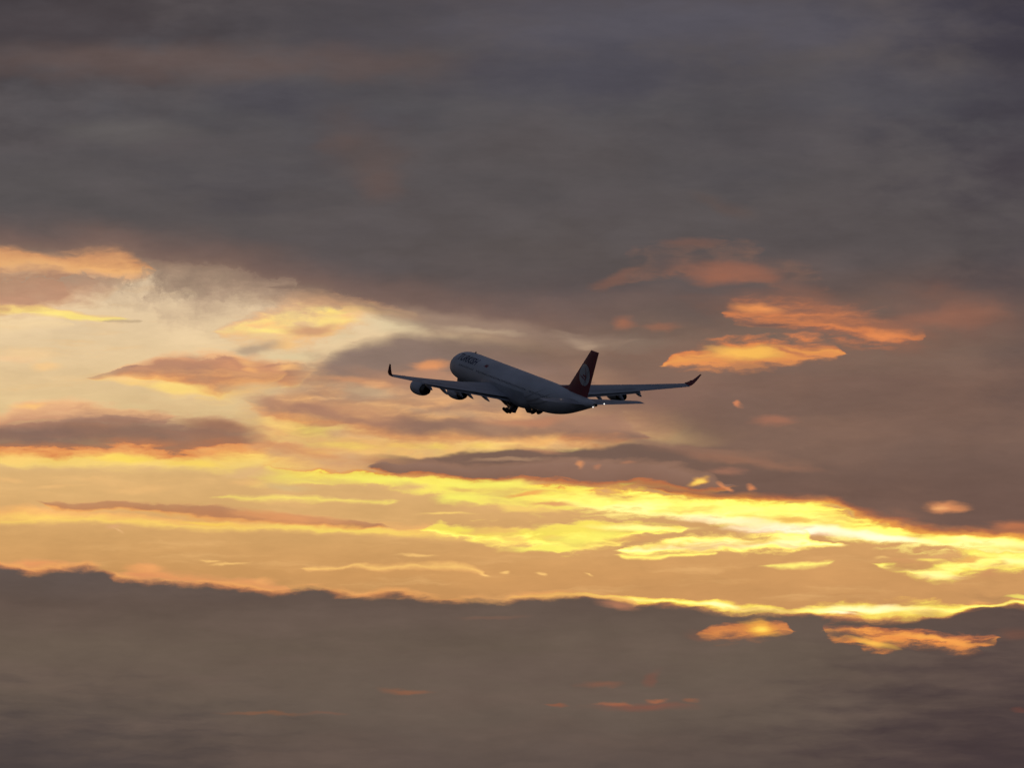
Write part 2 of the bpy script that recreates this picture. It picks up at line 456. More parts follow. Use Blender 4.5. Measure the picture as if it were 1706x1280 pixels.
# brighter, towards the sun
bg = strip(bg, [(860, 802, 850)] + [(p[0], p[1] + 4, p[2] - 1) for p in YB[11:]], [(0, (255, 225, 80), 0), (.25, (290, 260, 118), 1), (.6, (290, 260, 140), 1), (.85, (290, 260, 162), 1), (1, (250, 230, 120), 0)], 'fine', 1.0, (860, 1080), tex=.75, rag=1.3)
bg = blob(bg, 1340, 886, 110, 9, (290, 260, 222), 1, 2)
bg = blob(bg, 1460, 896, 90, 8, (290, 260, 216), 1, 8)
bg = blob(bg, 1200, 868, 90, 7, (290, 260, 199), .9, 4)
bg = blob(bg, 1640, 906, 80, 8, (290, 260, 172), .9, 4)
bg = blob(bg, 1320, 868, 26, 6, (240, 180, 90), .7)
bg = blob(bg, 650, 799, 70, 6, (253, 240, 108), 1, 3)
bg = blob(bg, 770, 808, 60, 8, (253, 240, 108), 1, 4)
bg = blob(bg, 760, 832, 44, 8, (253, 240, 108), 1, -2)
bg = blob(bg, 835, 806, 50, 9, (253, 240, 108), 1)
bg = blob(bg, 772, 817, 36, 5, (232, 190, 104), .9, 4)
bg = blob(bg, 690, 816, 40, 9, (224, 178, 118), .9, 0, 'soft')
bg = blob(bg, 880, 824, 36, 4, (240, 168, 90), .9, -8)
bg = blob(bg, 922, 840, 44, 5, (222, 158, 100), .95, 3)
bg = blob(bg, 880, 848, 60, 6, (246, 204, 110), .8, 3)
bg = blob(bg, 480, 813, 50, 9, (214, 180, 124), .9, 0, 'soft')
bg = blob(bg, 420, 790, 40, 8, (230, 186, 130), .7, 0, 'soft')
bg = strip(bg, [(330, 828, 830), (400, 824, 836), (470, 825, 838), (560, 828, 838), (650, 832, 840), (680, 836, 836)], [(0, (246, 212, 116), 0), (.5, (248, 220, 112), .95), (1, (240, 200, 116), 0)])
bg = blob(bg, 430, 808, 20, 9, (246, 200, 118), .7)
bg = blob(bg, 740, 857, 46, 3, (250, 208, 116), .9)

# brown streak of the left, lit from below
bg = strip(bg, [(-400, 845, 885), (0, 848, 882), (60, 846, 878), (150, 850, 876), (220, 856, 880), (300, 862, 886), (370, 866, 890), (430, 866, 890), (560, 868, 890), (660, 872, 896), (740, 876, 902), (820, 876, 908), (900, 880, 906), (960, 890, 896)],
           [(0, (236, 176, 112), 0), (.35, (246, 184, 108), .9), (.65, (250, 206, 106), 1), (1, (226, 176, 112), 0)])
bg = blob(bg, 560, 880, 150, 6, (248, 216, 104), .9, 2)
bg = blob(bg, 360, 874, 60, 5, (252, 206, 96), .9, 3)
bg = strip(bg, [(55, 838, 842), (90, 837, 852), (140, 838, 856), (190, 836, 854), (240, 842, 858), (290, 838, 862), (340, 843, 868), (400, 848, 872), (470, 852, 876), (540, 862, 880), (600, 868, 882), (680, 874, 880)],
           [(0, (226, 170, 112), 0), (.25, (192, 138, 98), 1), (.6, (190, 130, 90), 1), (.85, (232, 160, 92), .9), (1, (250, 190, 100), 0)], 'fine')
bg = blob(bg, 470, 862, 90, 9, (228, 156, 100), .8, 5)
bg = blob(bg, 190, 880, 20, 5, (226, 170, 120), .7)

# --- second yellow band
bg = strip(bg, [(680, 878, 890), (740, 876, 898), (800, 874, 904), (850, 874, 912), (900, 874, 918), (940, 872, 921), (980, 871, 918), (1030, 871, 908), (1080, 872, 894), (1130, 875, 889), (1155, 881, 883)],
           [(0, (246, 214, 110), 0), (.16, (250, 222, 100), 1), (.5, (248, 226, 96), 1), (.85, (290, 260, 120), 1), (1, (240, 200, 110), 0)], 'fine', tex=.7, rag=1.6)
bg = blob(bg, 1060, 881, 90, 6, (290, 260, 151), 1, 1)
bg = blob(bg, 915, 914, 60, 6, (253, 240, 108), 1, -3)
bg = blob(bg, 980, 896, 60, 9, (253, 240, 108), .9, -6)
bg = blob(bg, 855, 898, 36, 9, (238, 196, 104), .8, 14)
bg = blob(bg, 830, 884, 34, 5, (238, 190, 104), .8)
bg = strip(bg, [(1010, 917, 921), (1050, 908, 925), (1085, 904, 926), (1120, 896, 924), (1180, 891, 924), (1240, 888, 924), (1300, 889, 922), (1340, 888, 918), (1350, 900, 915), (1400, 908, 913), (1420, 911, 912)],
           [(0, (252, 214, 110), 0), (.2, (290, 260, 129), 1), (.55, (290, 260, 181), 1), (.85, (290, 260, 129), 1), (1, (244, 200, 110), 0)], 'fine', tex=.6, rag=1.4)
bg = strip(bg, [(1008, 920, 928), (1050, 922, 932), (1100, 924, 934), (1140, 922, 930), (1190, 922, 928), (1200, 924, 924)], [(0, (255, 226, 110), 0), (.5, (290, 260, 125), 1), (1, (244, 200, 110), 0)])
bg = blob(bg, 1045, 898, 44, 5, (220, 160, 100), .85, 0)
bg = strip(bg, [(1252, 944, 947), (1290, 940, 949), (1340, 938, 949), (1380, 937, 945), (1400, 934, 938)], [(0, (250, 200, 110), 0), (.5, (255, 238, 120), 1), (1, (244, 200, 110), 0)])
bg = blob(bg, 1388, 912, 22, 2.5, (250, 214, 116), .9)
bg = blob(bg, 1470, 932, 18, 3, (248, 200, 120), .7)
# right hand cluster
bg = strip(bg, [(1438, 940, 943), (1475, 940, 953), (1510, 941, 964), (1550, 938, 972), (1580, 930, 974), (1610, 922, 964), (1650, 918, 956), (1706, 918, 962), (1800, 922, 960), (2100, 925, 960)],
           [(0, (246, 190, 100), 0), (.2, (254, 236, 106), 1), (.55, (290, 260, 138), 1), (.85, (254, 230, 104), 1), (1, (232, 180, 104), 0)], 'fine', tex=.9, rag=1.6)
bg = blob(bg, 1560, 962, 44, 7, (290, 260, 162), 1, 4)
bg = blob(bg, 1690, 938, 40, 7, (290, 260, 162), 1, 14)
bg = blob(bg, 1610, 935, 28, 4, (240, 180, 96), .9, -8)
bg = blob(bg, 1545, 937, 20, 3.5, (255, 224, 110), .9)
bg = blob(bg, 1505, 936, 30, 6, (214, 156, 100), .9, 8)
bg = blob(bg, 1640, 958, 20, 9, (210, 150, 98), .8)
# small wisps in the clear strip
bg = strip(bg, [(490, 947, 949), (530, 942, 953), (575, 945, 952), (610, 940, 951), (640, 939, 956), (690, 937, 951), (740, 935, 952), (780, 938, 954), (800, 948, 958), (820, 957, 961)], [(0, (240, 180, 110), 0), (.5, (246, 194, 112), 1), (1, (236, 170, 106), 0)], 'fine')
for cx, cy, rx, ry, ro in [(903, 957, 10, 2.5, 8), (977, 958, 11, 2.5, 14), (842, 954, 8, 2.5, 0), (808, 958, 12, 3, 14), (380, 940, 36, 2.5, -3), (700, 926, 30, 3, 0), (355, 936, 16, 2, 0)]:
    bg = blob(bg, cx, cy, rx, ry, (248, 196, 118), .9, ro)
bg = blob(bg, 195, 886, 14, 2, (238, 186, 128), .6, 20)
for cx, cy, rx, ry in [(230, 820, 44, 9), (110, 812, 50, 4), (420, 806, 30, 7), (20, 803, 26, 4)]:
    bg = blob(bg, cx, cy, rx, ry, (240, 188, 122), .6, 0, 'soft')

# --- brown mass filling the right
bn, _ = noise(combine(math_('MULTIPLY', W['soft'][0], 1 / 330.0), math_('MULTIPLY', W['soft'][1], 1 / 90.0), 4.4), 1.0, 6, 0.55)
brown_t, _ = ramp(linmap(W['soft'][1], 380, 900), [(0, (96, 84, 82)), (.2, (104, 86, 80)), (.38, (120, 100, 88)), (.5, (124, 97, 85)), (.7, (121, 96, 84)), (.85, (116, 90, 79)), (1, (112, 84, 74))])
brown = mixc(smooth(bn, .35, .72, 0, .4), brown_t, lin((148, 112, 92)))
brown = mixc(smooth(U0, 1300, 1750, 0, .5), brown, lin((106, 84, 76)))
RM = [(p[0], 0, p[1] + 5) for p in YB if p[0] >= 1050]
RM = [(560, 0, 786), (620, 0, 789), (680, 0, 792), (740, 0, 797), (800, 0, 801), (850, 0, 801), (900, 0, 804), (950, 0, 811), (1000, 0, 812)] + RM
xb, yb = XW['fine'], W['fine'][1]
edge = curve(xb, [((p[0] + 400) / 2500, p[2] / 1280) for p in RM])
below = math_('SUBTRACT', edge, math_('MULTIPLY', yb, 1 / 1280.0))
m_edge = smooth(below, -0.004, 0.010)
# left limit of the mass as a curve of elevation
lim = curve(linmap(W['soft'][1], 400, 900), [(0, .60), (.18, .60), (.28, .72), (.36, .70), (.46, .84), (.60, .92), (.66, .99), (.70, .82), (.74, .36), (.78, .30), (1, .30)])
limu = math_('MULTIPLY_ADD', lim, 1000.0, 150.0)
m_left = smooth(math_('SUBTRACT', W['soft'][0], limu), -190, 110)
m_j = smooth(W['fine'][0], 570, 720)
m_mass = math_('MULTIPLY', math_('MULTIPLY', m_edge, m_left), m_j)
bg = mixc(m_mass, bg, brown)
# dark ribbon over the bright band between x 620 and 1000
bg = strip(bg, [(600, 778, 785), (640, 768, 790), (700, 768, 795), (760, 772, 800), (800, 776, 802), (850, 772, 802), (900, 764, 804), (960, 762, 812), (1050, 762, 812), (1150, 780, 826), (1250, 790, 832)],
           [(0, (170, 126, 100), 0), (.3, (146, 112, 95), 1), (.68, (136, 102, 86), 1), (.86, (190, 112, 70), .9), (1, (244, 170, 80), 0)], 'fine', 1.0)
bg = blob(bg, 845, 766, 60, 4, (196, 154, 120), .5, -2)
bg = blob(bg, 900, 752, 60, 9, (190, 136, 100), .7, 6, 'soft')
bg = blob(bg, 960, 708, 110, 16, (166, 126, 102), .7, 4, 'soft')
bg = blob(bg, 880, 700, 60, 9, (190, 132, 100), .8, 0, 'soft')
bg = blob(bg, 830, 712, 50, 10, (176, 136, 108), .6, 0, 'soft')
bg = blob(bg, 1160, 752, 160, 9, (150, 112, 92), .7, 6, 'soft')
bg = blob(bg, 1230, 770, 130, 8, (156, 112, 90), .7, 6, 'soft')
bg = blob(bg, 1040, 735, 90, 10, (140, 110, 94), .6, 6, 'soft')
bg = blob(bg, 1030, 572, 100, 12, (140, 120, 104), .7, 0, 'soft')
bg = blob(bg, 958, 566, 40, 10, (192, 166, 140), .9, 14)
bg = blob(bg, 975, 578, 16, 5, (196, 168, 140), .8, 0)
bg = blob(bg, 1090, 660, 130, 40, (136, 104, 92), .5, 0, 'soft')
bg = blob(bg, 960, 620, 60, 40, (142, 112, 96), .6, 0, 'soft')
# rust edge on the mass above the bright band
bg = strip(bg, [(1050, 806, 816), (1150, 818, 832), (1250, 822, 838), (1360, 824, 840), (1390, 828, 844), (1430, 846, 866), (1500, 862, 884), (1560, 874, 894), (1706, 880, 904), (2100, 885, 906)], [(0, (140, 96, 78), 0), (.45, (170, 100, 70), .8), (.75, (232, 150, 72), .9), (1, (252, 220, 90), 0)], 'fine')
bg = blob(bg, 1500, 858, 30, 8, (134, 98, 82), .7, 10)
bg = blob(bg, 1690, 880, 44, 10, (196, 120, 80), .8, 4)

# --- grey bank across the top
gb, _ = noise(combine(math_('MULTIPLY', W['soft'][0], 1 / 420.0), math_('MULTIPLY', W['soft'][1], 1 / 110.0), 1.3), 1.0, 6, 0.5)
grey_t, _ = ramp(linmap(W['soft'][1], -100, 560), [(0, (80, 75, 80)), (.18, (81, 75, 78)), (.30, (84, 79, 81)), (.42, (85, 82, 85)), (.6, (87, 82, 83)), (.75, (90, 83, 82)), (.85, (96, 85, 83)), (1, (110, 91, 86))])
grey = mixc(smooth(gb, .38, .66, 0, .7), grey_t, lin((91, 84, 85)))
grey = mixc(smooth(gb, .50, .28, 0, .6), grey, lin((76, 72, 77)))
BL = [(-400, 410), (0, 416), (100, 418), (200, 425), (260, 434), (330, 442), (400, 454), (450, 466), (500, 480), (560, 494), (620, 503), (680, 512), (740, 524), (800, 536), (850, 544), (900, 540), (960, 545), (1020, 535), (1100, 520), (1200, 500), (1300, 480), (1400, 470), (1706, 480), (2100, 490)]
bk = curve(XW['soft'], [((p[0] + 400) / 2500, p[1] / 1280) for p in BL])
db = math_('MULTIPLY', math_('SUBTRACT', bk, math_('MULTIPLY', W['soft'][1], 1 / 1280.0)), 1280.0)
soft_e = smooth(U0, 700, 1150, 1.0, 3.2)
m_bank = smooth(math_('DIVIDE', db, soft_e), -22, 26)
grey_e = mixc(smooth(db, 75, 0, 0, .8), grey, lin((126, 100, 90)))
bg = mixc(m_bank, bg, mixc(smooth(U0, 900, 1200, 0, 1), grey_e, grey))
# (veil)
# a softer veil trailing under the bank
bg = strip(bg, [(420, 462, 490), (520, 484, 512), (600, 498, 528), (700, 515, 552), (780, 530, 566), (860, 545, 580), (960, 550, 590), (1100, 540, 590)], [(0, (128, 104, 92), 0), (.3, (136, 112, 98), .85), (1, (170, 140, 118), 0)], 'soft')
bg = blob(bg, 740, 532, 170, 22, (158, 132, 114), .75, 8, 'soft')
bg = blob(bg, 800, 552, 60, 7, (196, 170, 140), .55, 6, 'soft')
bg = blob(bg, 570, 510, 110, 14, (206, 158, 118), .5, 6, 'soft')
# tones inside the bank
for cx, cy, rx, ry, c, al, ro in [
        (-100, -60, 560, 260, (64, 58, 61), .9, 0), (230, 104, 420, 34, (104, 86, 81), .6, 0), (620, 104, 200, 34, (98, 83, 80), .6, 0), (470, 160, 130, 34, (78, 75, 82), .8, 0),
        (200, 222, 110, 24, (98, 93, 92), .8, 0), (60, 40, 260, 40, (76, 69, 72), .7, 0), (640, 300, 44, 46, (104, 85, 80), .6, 40), (610, 250, 110, 60, (98, 84, 80), .55, 25),
        (560, 240, 40, 20, (100, 84, 80), .5, 0), (1150, 40, 560, 60, (88, 85, 94), .9, 0), (980, 125, 260, 60, (76, 74, 84), .75, 0), (1300, 210, 240, 90, (78, 74, 78), .6, 0), (1850, 40, 360, 420, (56, 53, 65), .85, 0), (1790, 420, 190, 300, (78, 70, 74), .6, 0),
        (1450, 150, 200, 60, (86, 83, 90), .6, 0), (900, 260, 200, 50, (86, 80, 80), .5, 0), (70, 330, 190, 60, (86, 82, 82), .6, 0), (900, 420, 260, 50, (88, 80, 78), .6, 0), (1500, 400, 260, 60, (84, 77, 77), .6, 0),
        (1190, 345, 60, 14, (96, 82, 78), .6, 20), (520, 20, 240, 30, (76, 72, 76), .6, 0)]:
    bg = blob(bg, cx, cy, rx, ry, c, al, ro, 'soft', .95, 1.0)

# --- lit shreds on the right
bg = strip(bg, [(980, 476, 482), (1010, 446, 478), (1060, 418, 468), (1110, 398, 460), (1170, 388, 462), (1230, 402, 474), (1290, 432, 486), (1360, 464, 492), (1420, 480, 484)], [(0, (110, 86, 80), 0), (.35, (122, 94, 82), .55), (.75, (138, 98, 82), .6), (1, (110, 88, 80), 0)], 'soft', tex=.7, rag=1.8)
bg = blob(bg, 1105, 432, 34, 22, (96, 84, 82), .9, -20)
bg = blob(bg, 1195, 452, 74, 18, (158, 102, 80), .75, 4, 'soft')
bg = blob(bg, 1275, 464, 34, 10, (140, 96, 80), .8, 6)
bg = blob(bg, 1030, 462, 44, 12, (126, 92, 80), .8, -24)
bg = blob(bg, 1150, 405, 50, 9, (120, 90, 80), .7, 0)
bg = blob(bg, 1560, 520, 120, 34, (128, 94, 82), .7, 0, 'soft')
bg = blob(bg, 1370, 532, 190, 40, (142, 100, 84), .8, 10, 'soft')
bg = blob(bg, 1440, 545, 100, 22, (166, 108, 82), .7, 12, 'soft')
bg = strip(bg, [(1195, 521, 526), (1215, 506, 533), (1240, 494, 539), (1290, 492, 542), (1320, 497, 552), (1360, 500, 562), (1410, 508, 572), (1460, 520, 578), (1500, 532, 579), (1540, 550, 570), (1545, 560, 562)],
           [(0, (140, 98, 82), 0), (.25, (170, 108, 80), .6), (.6, (216, 130, 80), 1), (.85, (222, 132, 80), 1), (1, (190, 110, 78), 0)], 'fine', alpha=.8, tex=.7, rag=1.5)
bg = blob(bg, 1262, 514, 40, 9, (236, 150, 88), .9, 4)
bg = blob(bg, 1470, 562, 44, 8, (230, 140, 84), .9, 4)
bg = blob(bg, 1280, 541, 44, 4, (118, 90, 82), .8, 3)
bg = blob(bg, 1585, 528, 110, 22, (160, 106, 84), .7, -4, 'soft')
bg = blob(bg, 1640, 530, 120, 40, (134, 98, 84), .5, 0, 'soft')
bg = blob(bg, 1250, 592, 190, 30, (138, 104, 90), .6, 0, 'soft')
bg = strip(bg, [(1090, 610, 612), (1120, 592, 617), (1155, 579, 620), (1190, 569, 620), (1230, 565, 617), (1275, 567, 613), (1310, 567, 612), (1350, 566, 610), (1385, 574, 606), (1415, 588, 594)],
           [(0, (160, 108, 84), 0), (.22, (224, 132, 78), 1), (.5, (240, 160, 84), 1), (.8, (230, 146, 84), 1), (1, (150, 104, 86), 0)], 'fine', alpha=.9, tex=.5, rag=1.2)
bg = blob(bg, 1248, 588, 62, 13, (253, 190, 92), 1, 0)
bg = blob(bg, 1320, 588, 46, 3.5, (190, 118, 84), .8, 14)
bg = blob(bg, 1040, 538, 20, 11, (158, 106, 84), .9, 0)
bg = blob(bg, 1100, 545, 30, 8, (150, 104, 84), .8, 0)
bg = blob(bg, 1231, 675, 10, 5, (210, 132, 92), .95, 30)
bg = blob(bg, 1292, 703, 40, 10, (162, 110, 88), .85, 0)
for cx, cy, rx, ry, c, ro in [(1161, 803, 15, 7, (255, 186, 84), -14), (1161, 803, 10, 4.5, (255, 220, 104), -14), (1212, 813, 14, 5, (222, 140, 90), 26), (1251, 815, 8, 7, (214, 134, 88), -30), (968, 774, 10, 9, (212, 142, 96), -20),
                              (995, 777, 6, 6, (176, 120, 92), 0), (1570, 848, 38, 10, (228, 148, 96), 0), (1560, 848, 18, 5, (240, 170, 110), 0), (1205, 786, 34, 6, (156, 110, 90), 0), (1048, 770, 14, 3, (168, 118, 92), 0)]:
    bg = blob(bg, cx, cy, rx, ry, c, .95, ro)

# --- low bank across the bottom
LB = [(-400, 925), (-40, 940), (0, 944), (30, 950), (60, 956), (100, 952), (150, 947), (180, 953), (200, 966), (260, 972), (310, 976), (370, 976), (420, 981), (470, 986), (500, 983), (520, 981), (560, 987), (610, 991), (640, 988), (680, 992), (730, 997), (790, 998), (850, 999), (880, 994), (940, 992), (1000, 994),
      (1050, 1002), (1100, 1006), (1150, 1011), (1200, 1017), (1280, 1021), (1330, 1023), (1380, 1029), (1440, 1033), (1500, 1032), (1560, 1027), (1620, 1012), (1660, 1008), (1706, 1009), (2100, 1004)]
# wisps and rim above it
bg = strip(bg, [(-400, 925, 950), (0, 938, 956), (50, 935, 960), (90, 938, 960), (150, 940, 960), (200, 956, 974), (235, 938, 978), (270, 946, 980), (320, 956, 982), (380, 962, 984), (440, 966, 988), (475, 974, 988), (490, 982, 984)], [(0, (226, 160, 104), 0), (.4, (232, 156, 98), .9), (.75, (214, 138, 94), 1), (1, (150, 110, 90), 0)], 'fine')
bg = blob(bg, 245, 948, 30, 8, (240, 166, 102), .9, 0)
bg = blob(bg, 440, 970, 24, 6, (240, 170, 104), .8, 0)
rim = [(p[0], p[1] - 9, p[1] + 4) for p in LB]
bg = strip(bg, rim, [(0, (222, 160, 100), 0), (.4, (240, 170, 100), .9), (1, (222, 136, 82), .9)], 'fine', tex=.95, rag=.8)
lown, _ = noise(combine(math_('MULTIPLY', W['soft'][0], 1 / 360.0), math_('MULTIPLY', W['soft'][1], 1 / 50.0), 8.1), 1.0, 6, 0.55)
low_t, _ = ramp(linmap(W['soft'][1], 930, 1300), [(0, (96, 84, 80)), (.2, (98, 82, 73)), (.4, (105, 90, 78)), (.7, (102, 88, 78)), (.9, (94, 80, 73)), (1, (88, 76, 71))])
low = mixc(smooth(lown, .4, .7, 0, .45), low_t, lin((110, 92, 82)))
low = mixc(smooth(U0, 1250, 1706, 0, .55), low, lin((86, 68, 66)))
le = curve(XW['fine'], [((p[0] + 400) / 2500, p[1] / 1280) for p in LB])
dl = math_('MULTIPLY', math_('SUBTRACT', math_('MULTIPLY', W['fine'][1], 1 / 1280.0), le), 1280.0)
dl = math_('MULTIPLY_ADD', BILc, 16.0, math_('MULTIPLY_ADD', FIBc, 14.0, math_('MULTIPLY_ADD', FEA, 16.0, dl)))
bg = mixc(smooth(dl, -6, 10), bg, low)
# sunlit crest on the right
bg = strip(bg, [(830, 994, 998), (870, 990, 998), (940, 987, 996), (1000, 988, 1000), (1050, 994, 1008), (1110, 1000, 1010), (1150, 1001, 1014), (1200, 1002, 1019), (1250, 1006, 1022), (1300, 1012, 1023), (1335, 1012, 1024), (1370, 1004, 1028), (1410, 999, 1032), (1450, 1003, 1034), (1490, 1001, 1034), (1550, 1002, 1030), (1590, 1008, 1024), (1630, 1008, 1016), (1706, 1004, 1011), (2100, 1000, 1008)],
           [(0, (236, 170, 90), 0), (.25, (255, 226, 98), 1), (.55, (290, 260, 136), 1), (.8, (255, 224, 96), 1), (1, (220, 130, 66), 0)], 'fine', 1.0, (820, 1150), tex=.6, rag=1.2)
bg = blob(bg, 1440, 1016, 90, 7, (290, 260, 190), 1, 0)
bg = blob(bg, 1395, 1022, 40, 4, (290, 260, 205), 1, 4)
bg = blob(bg, 1190, 1009, 36, 4, (290, 260, 183), .9, 4)
bg = blob(bg, 1692, 999, 20, 3.5, (255, 230, 110), 1, 6)
bg = strip(bg, [(820, 996, 999), (880, 990, 999), (940, 989, 997), (1000, 990, 1002), (1050, 998, 1016), (1070, 1006, 1010)], [(0, (240, 180, 104), 0), (.4, (244, 182, 100), 1), (1, (170, 116, 88), 0)], 'fine')
bg = blob(bg, 1025, 1010, 36, 9, (186, 124, 92), .8, 12)
# glows inside the low bank
for cx, cy, rx, ry, c, al, ro in [
        (1225, 1053, 76, 14, (140, 92, 74), .7, -4),
        (1690, 1060, 40, 12, (122, 84, 70), .7, 0)]:
    bg = blob(bg, cx, cy, rx, ry, c, al, ro)
bg = strip(bg, [(1150, 1054, 1060), (1180, 1044, 1068), (1215, 1038, 1070), (1240, 1033, 1068), (1275, 1034, 1066), (1305, 1040, 1064), (1325, 1052, 1056)],
           [(0, (160, 98, 70), 0), (.35, (206, 126, 74), .9), (.6, (222, 140, 76), .9), (1, (140, 92, 70), 0)], 'fine', tex=1.0, rag=1.8)
bg = blob(bg, 1268, 1048, 32, 10, (250, 176, 72), 1, 4, 'fine', .7, 2.0)
bg = blob(bg, 1268, 1048, 20, 6, (268, 232, 100), 1, 4, 'fine', .9, 2.0)
bg = strip(bg, [(1360, 1050, 1060), (1385, 1038, 1068), (1430, 1036, 1080), (1465, 1044, 1092), (1500, 1050, 1080), (1550, 1056, 1080), (1600, 1058, 1090), (1640, 1062, 1084), (1675, 1064, 1068)],
           [(0, (140, 90, 72), 0), (.3, (190, 112, 72), .9), (.55, (240, 156, 78), 1), (.75, (236, 146, 74), 1), (1, (120, 80, 68), 0)], 'fine', tex=.9, rag=1.8)
bg = blob(bg, 1450, 1074, 34, 6, (255, 192, 84), 1, 14)
bg = blob(bg, 1540, 1066, 60, 4, (250, 172, 82), .9, 8)
bg = blob(bg, 1600, 1076, 24, 4, (246, 164, 80), .9, 10)
for cx, cy, rx, ry, c, al, ro in [
        (678, 1151, 42, 5, (136, 92, 70), .9, 3), (440, 1189, 64, 4, (132, 92, 70), .8, 0), (540, 1188, 40, 3, (118, 88, 74), .7, 0), (1025, 1173, 30, 5, (168, 102, 72), .85, 0), (1095, 1167, 20, 4, (160, 100, 72), .8, 0),
        (1150, 1167, 14, 4, (140, 94, 72), .8, 0), (1080, 1178, 90, 8, (128, 84, 70), .8, 0), (1000, 1141, 36, 5, (132, 90, 72), .8, 0), (1085, 1132, 16, 10, (124, 86, 72), .8, -40), (926, 1176, 16, 3, (142, 90, 68), .8, 0),
        (1692, 1184, 14, 4, (140, 84, 66), .8, 0), (820, 1030, 60, 4, (120, 92, 78), .7, 0), (850, 1120, 260, 30, (106, 89, 80), .5, 0), (1800, 1330, 520, 260, (68, 56, 58), .9, 0), (-100, 1330, 560, 180, (74, 65, 64), .9, 0)]:
    bg = blob(bg, cx, cy, rx, ry, c, al, ro)
bg = close_chunk(bg)
# density of the cloud everywhere: slow folds and fine fibres, a few per cent
hz, _ = noise(combine(math_('MULTIPLY', U0, 1 / 260.0), math_('MULTIPLY', V0, 1 / 70.0), 14.0), 1.0, 9, 0.62)
gain = math_('MULTIPLY_ADD', math_('SUBTRACT', hz, 0.5), 0.34, 1.0)
gain = math_('MULTIPLY_ADD', BILc, 0.24, gain)
gain = math_('MULTIPLY_ADD', FIBc, 0.10, gain)
gain = math_('MULTIPLY_ADD', FEA, 0.10, gain)
vm = N.new('ShaderNodeVectorMath')
vm.operation = 'SCALE'
L.new(bg, vm.inputs[0])
L.new(gain, vm.inputs['Scale'])
chart = vm.outputs[0]

# --- the rest of the dome: dusk sky of the Sky Texture seen through and under high cloud
sky = N.new('ShaderNodeTexSky')
sky.sky_type = 'NISHITA'
sky.sun_disc = False
sky.sun_elevation = R(SUN_EL)
sky.sun_rotation = R(SUN_AZ)
sky.air_density = 1.5
sky.dust_density = 2.0
skm = N.new('ShaderNodeMix')
skm.data_type = 'RGBA'
skm.blend_type = 'MULTIPLY'
skm.inputs[0].default_value = 1.0
L.new(sky.outputs[0], skm.inputs[6])
skm.inputs[7].default_value = (0.05, 0.05, 0.05, 1)
cl, _ = noise(combine(math_('MULTIPLY', dx, 1.0), math_('MULTIPLY', dy, 1.0), math_('MULTIPLY', dz, 4.0)), 2.2, 7, 0.58)
deck = mixc(smooth(cl, .35, .7), lin((60, 67, 90)), lin((82, 87, 106)))
glow = smooth(dy, .72, .998, 0, .5)
deck = mixc(glow, deck, lin((150, 108, 88)))
rest = mixc(smooth(cl, .40, .60, .45, .92), skm.outputs[2], deck)
# the low sunset belt carries on to both sides at the bank's height
ua = math_('ABSOLUTE', math_('SUBTRACT', U0, 853.0))
va = math_('ABSOLUTE', math_('SUBTRACT', V0, 560.0))
near = math_('MULTIPLY', smooth(ua, 2500, 12000, 1, 0), smooth(va, 1200, 5000, 1, 0))
full = mixc(near, rest, chart)
# below the horizon: dark land
full = mixc(smooth(dz, 0.004, -0.004), full, (0.012, 0.011, 0.010))
bgn = N.new('ShaderNodeBackground')
L.new(full, bgn.inputs['Color'])
bgn.inputs['Strength'].default_value = 1.0
out = N.new('ShaderNodeOutputWorld')
L.new(bgn.outputs[0], out.inputs['Surface'])
scene.world = world
world.cycles.sampling_method = 'MANUAL'
world.cycles.sample_map_resolution = 1024

# ------------------------------------------------------------------ materials
def material(name, base, rough=0.4, metal=0.0, coat=0.0, emit=None, emit_s=0.0, vary=0.0, vscale=1.0, stretch=(1, 1, 1)):
    m = bpy.data.materials.new(name)
    m.use_nodes = True
    t = m.node_tree
    b = t.nodes['Principled BSDF']
    b.inputs['Base Color'].default_value = (*base, 1)
    b.inputs['Roughness'].default_value = rough
    b.inputs['Metallic'].default_value = metal
    b.inputs['Coat Weight'].default_value = coat
    if emit:
        b.inputs['Emission Color'].default_value = (*emit, 1)
        b.inputs['Emission Strength'].default_value = emit_s
    if vary:
        c = t.nodes.new('ShaderNodeTexCoord')
        mp = t.nodes.new('ShaderNodeMapping')
        mp.inputs['Scale'].default_value = stretch
        t.links.new(c.outputs['Object'], mp.inputs[0])
        n = t.nodes.new('ShaderNodeTexNoise')
        n.inputs['Scale'].default_value = vscale
        n.inputs['Detail'].default_value = 5
        t.links.new(mp.outputs[0], n.inputs['Vector'])
        r = t.nodes.new('ShaderNodeMapRange')
        r.inputs[1].default_value = .3
        r.inputs[2].default_value = .7
        r.inputs[3].default_value = 1 - vary
        r.inputs[4].default_value = 1.0
        t.links.new(n.outputs['Fac'], r.inputs[0])
        x = t.nodes.new('ShaderNodeMix')
        x.data_type = 'RGBA'
        x.blend_type = 'MULTIPLY'
        x.inputs[0].default_value = 1
        x.inputs[6].default_value = (*base, 1)
        t.links.new(r.outputs[0], x.inputs[7])
        t.links.new(x.outputs[2], b.inputs['Base Color'])
    return m


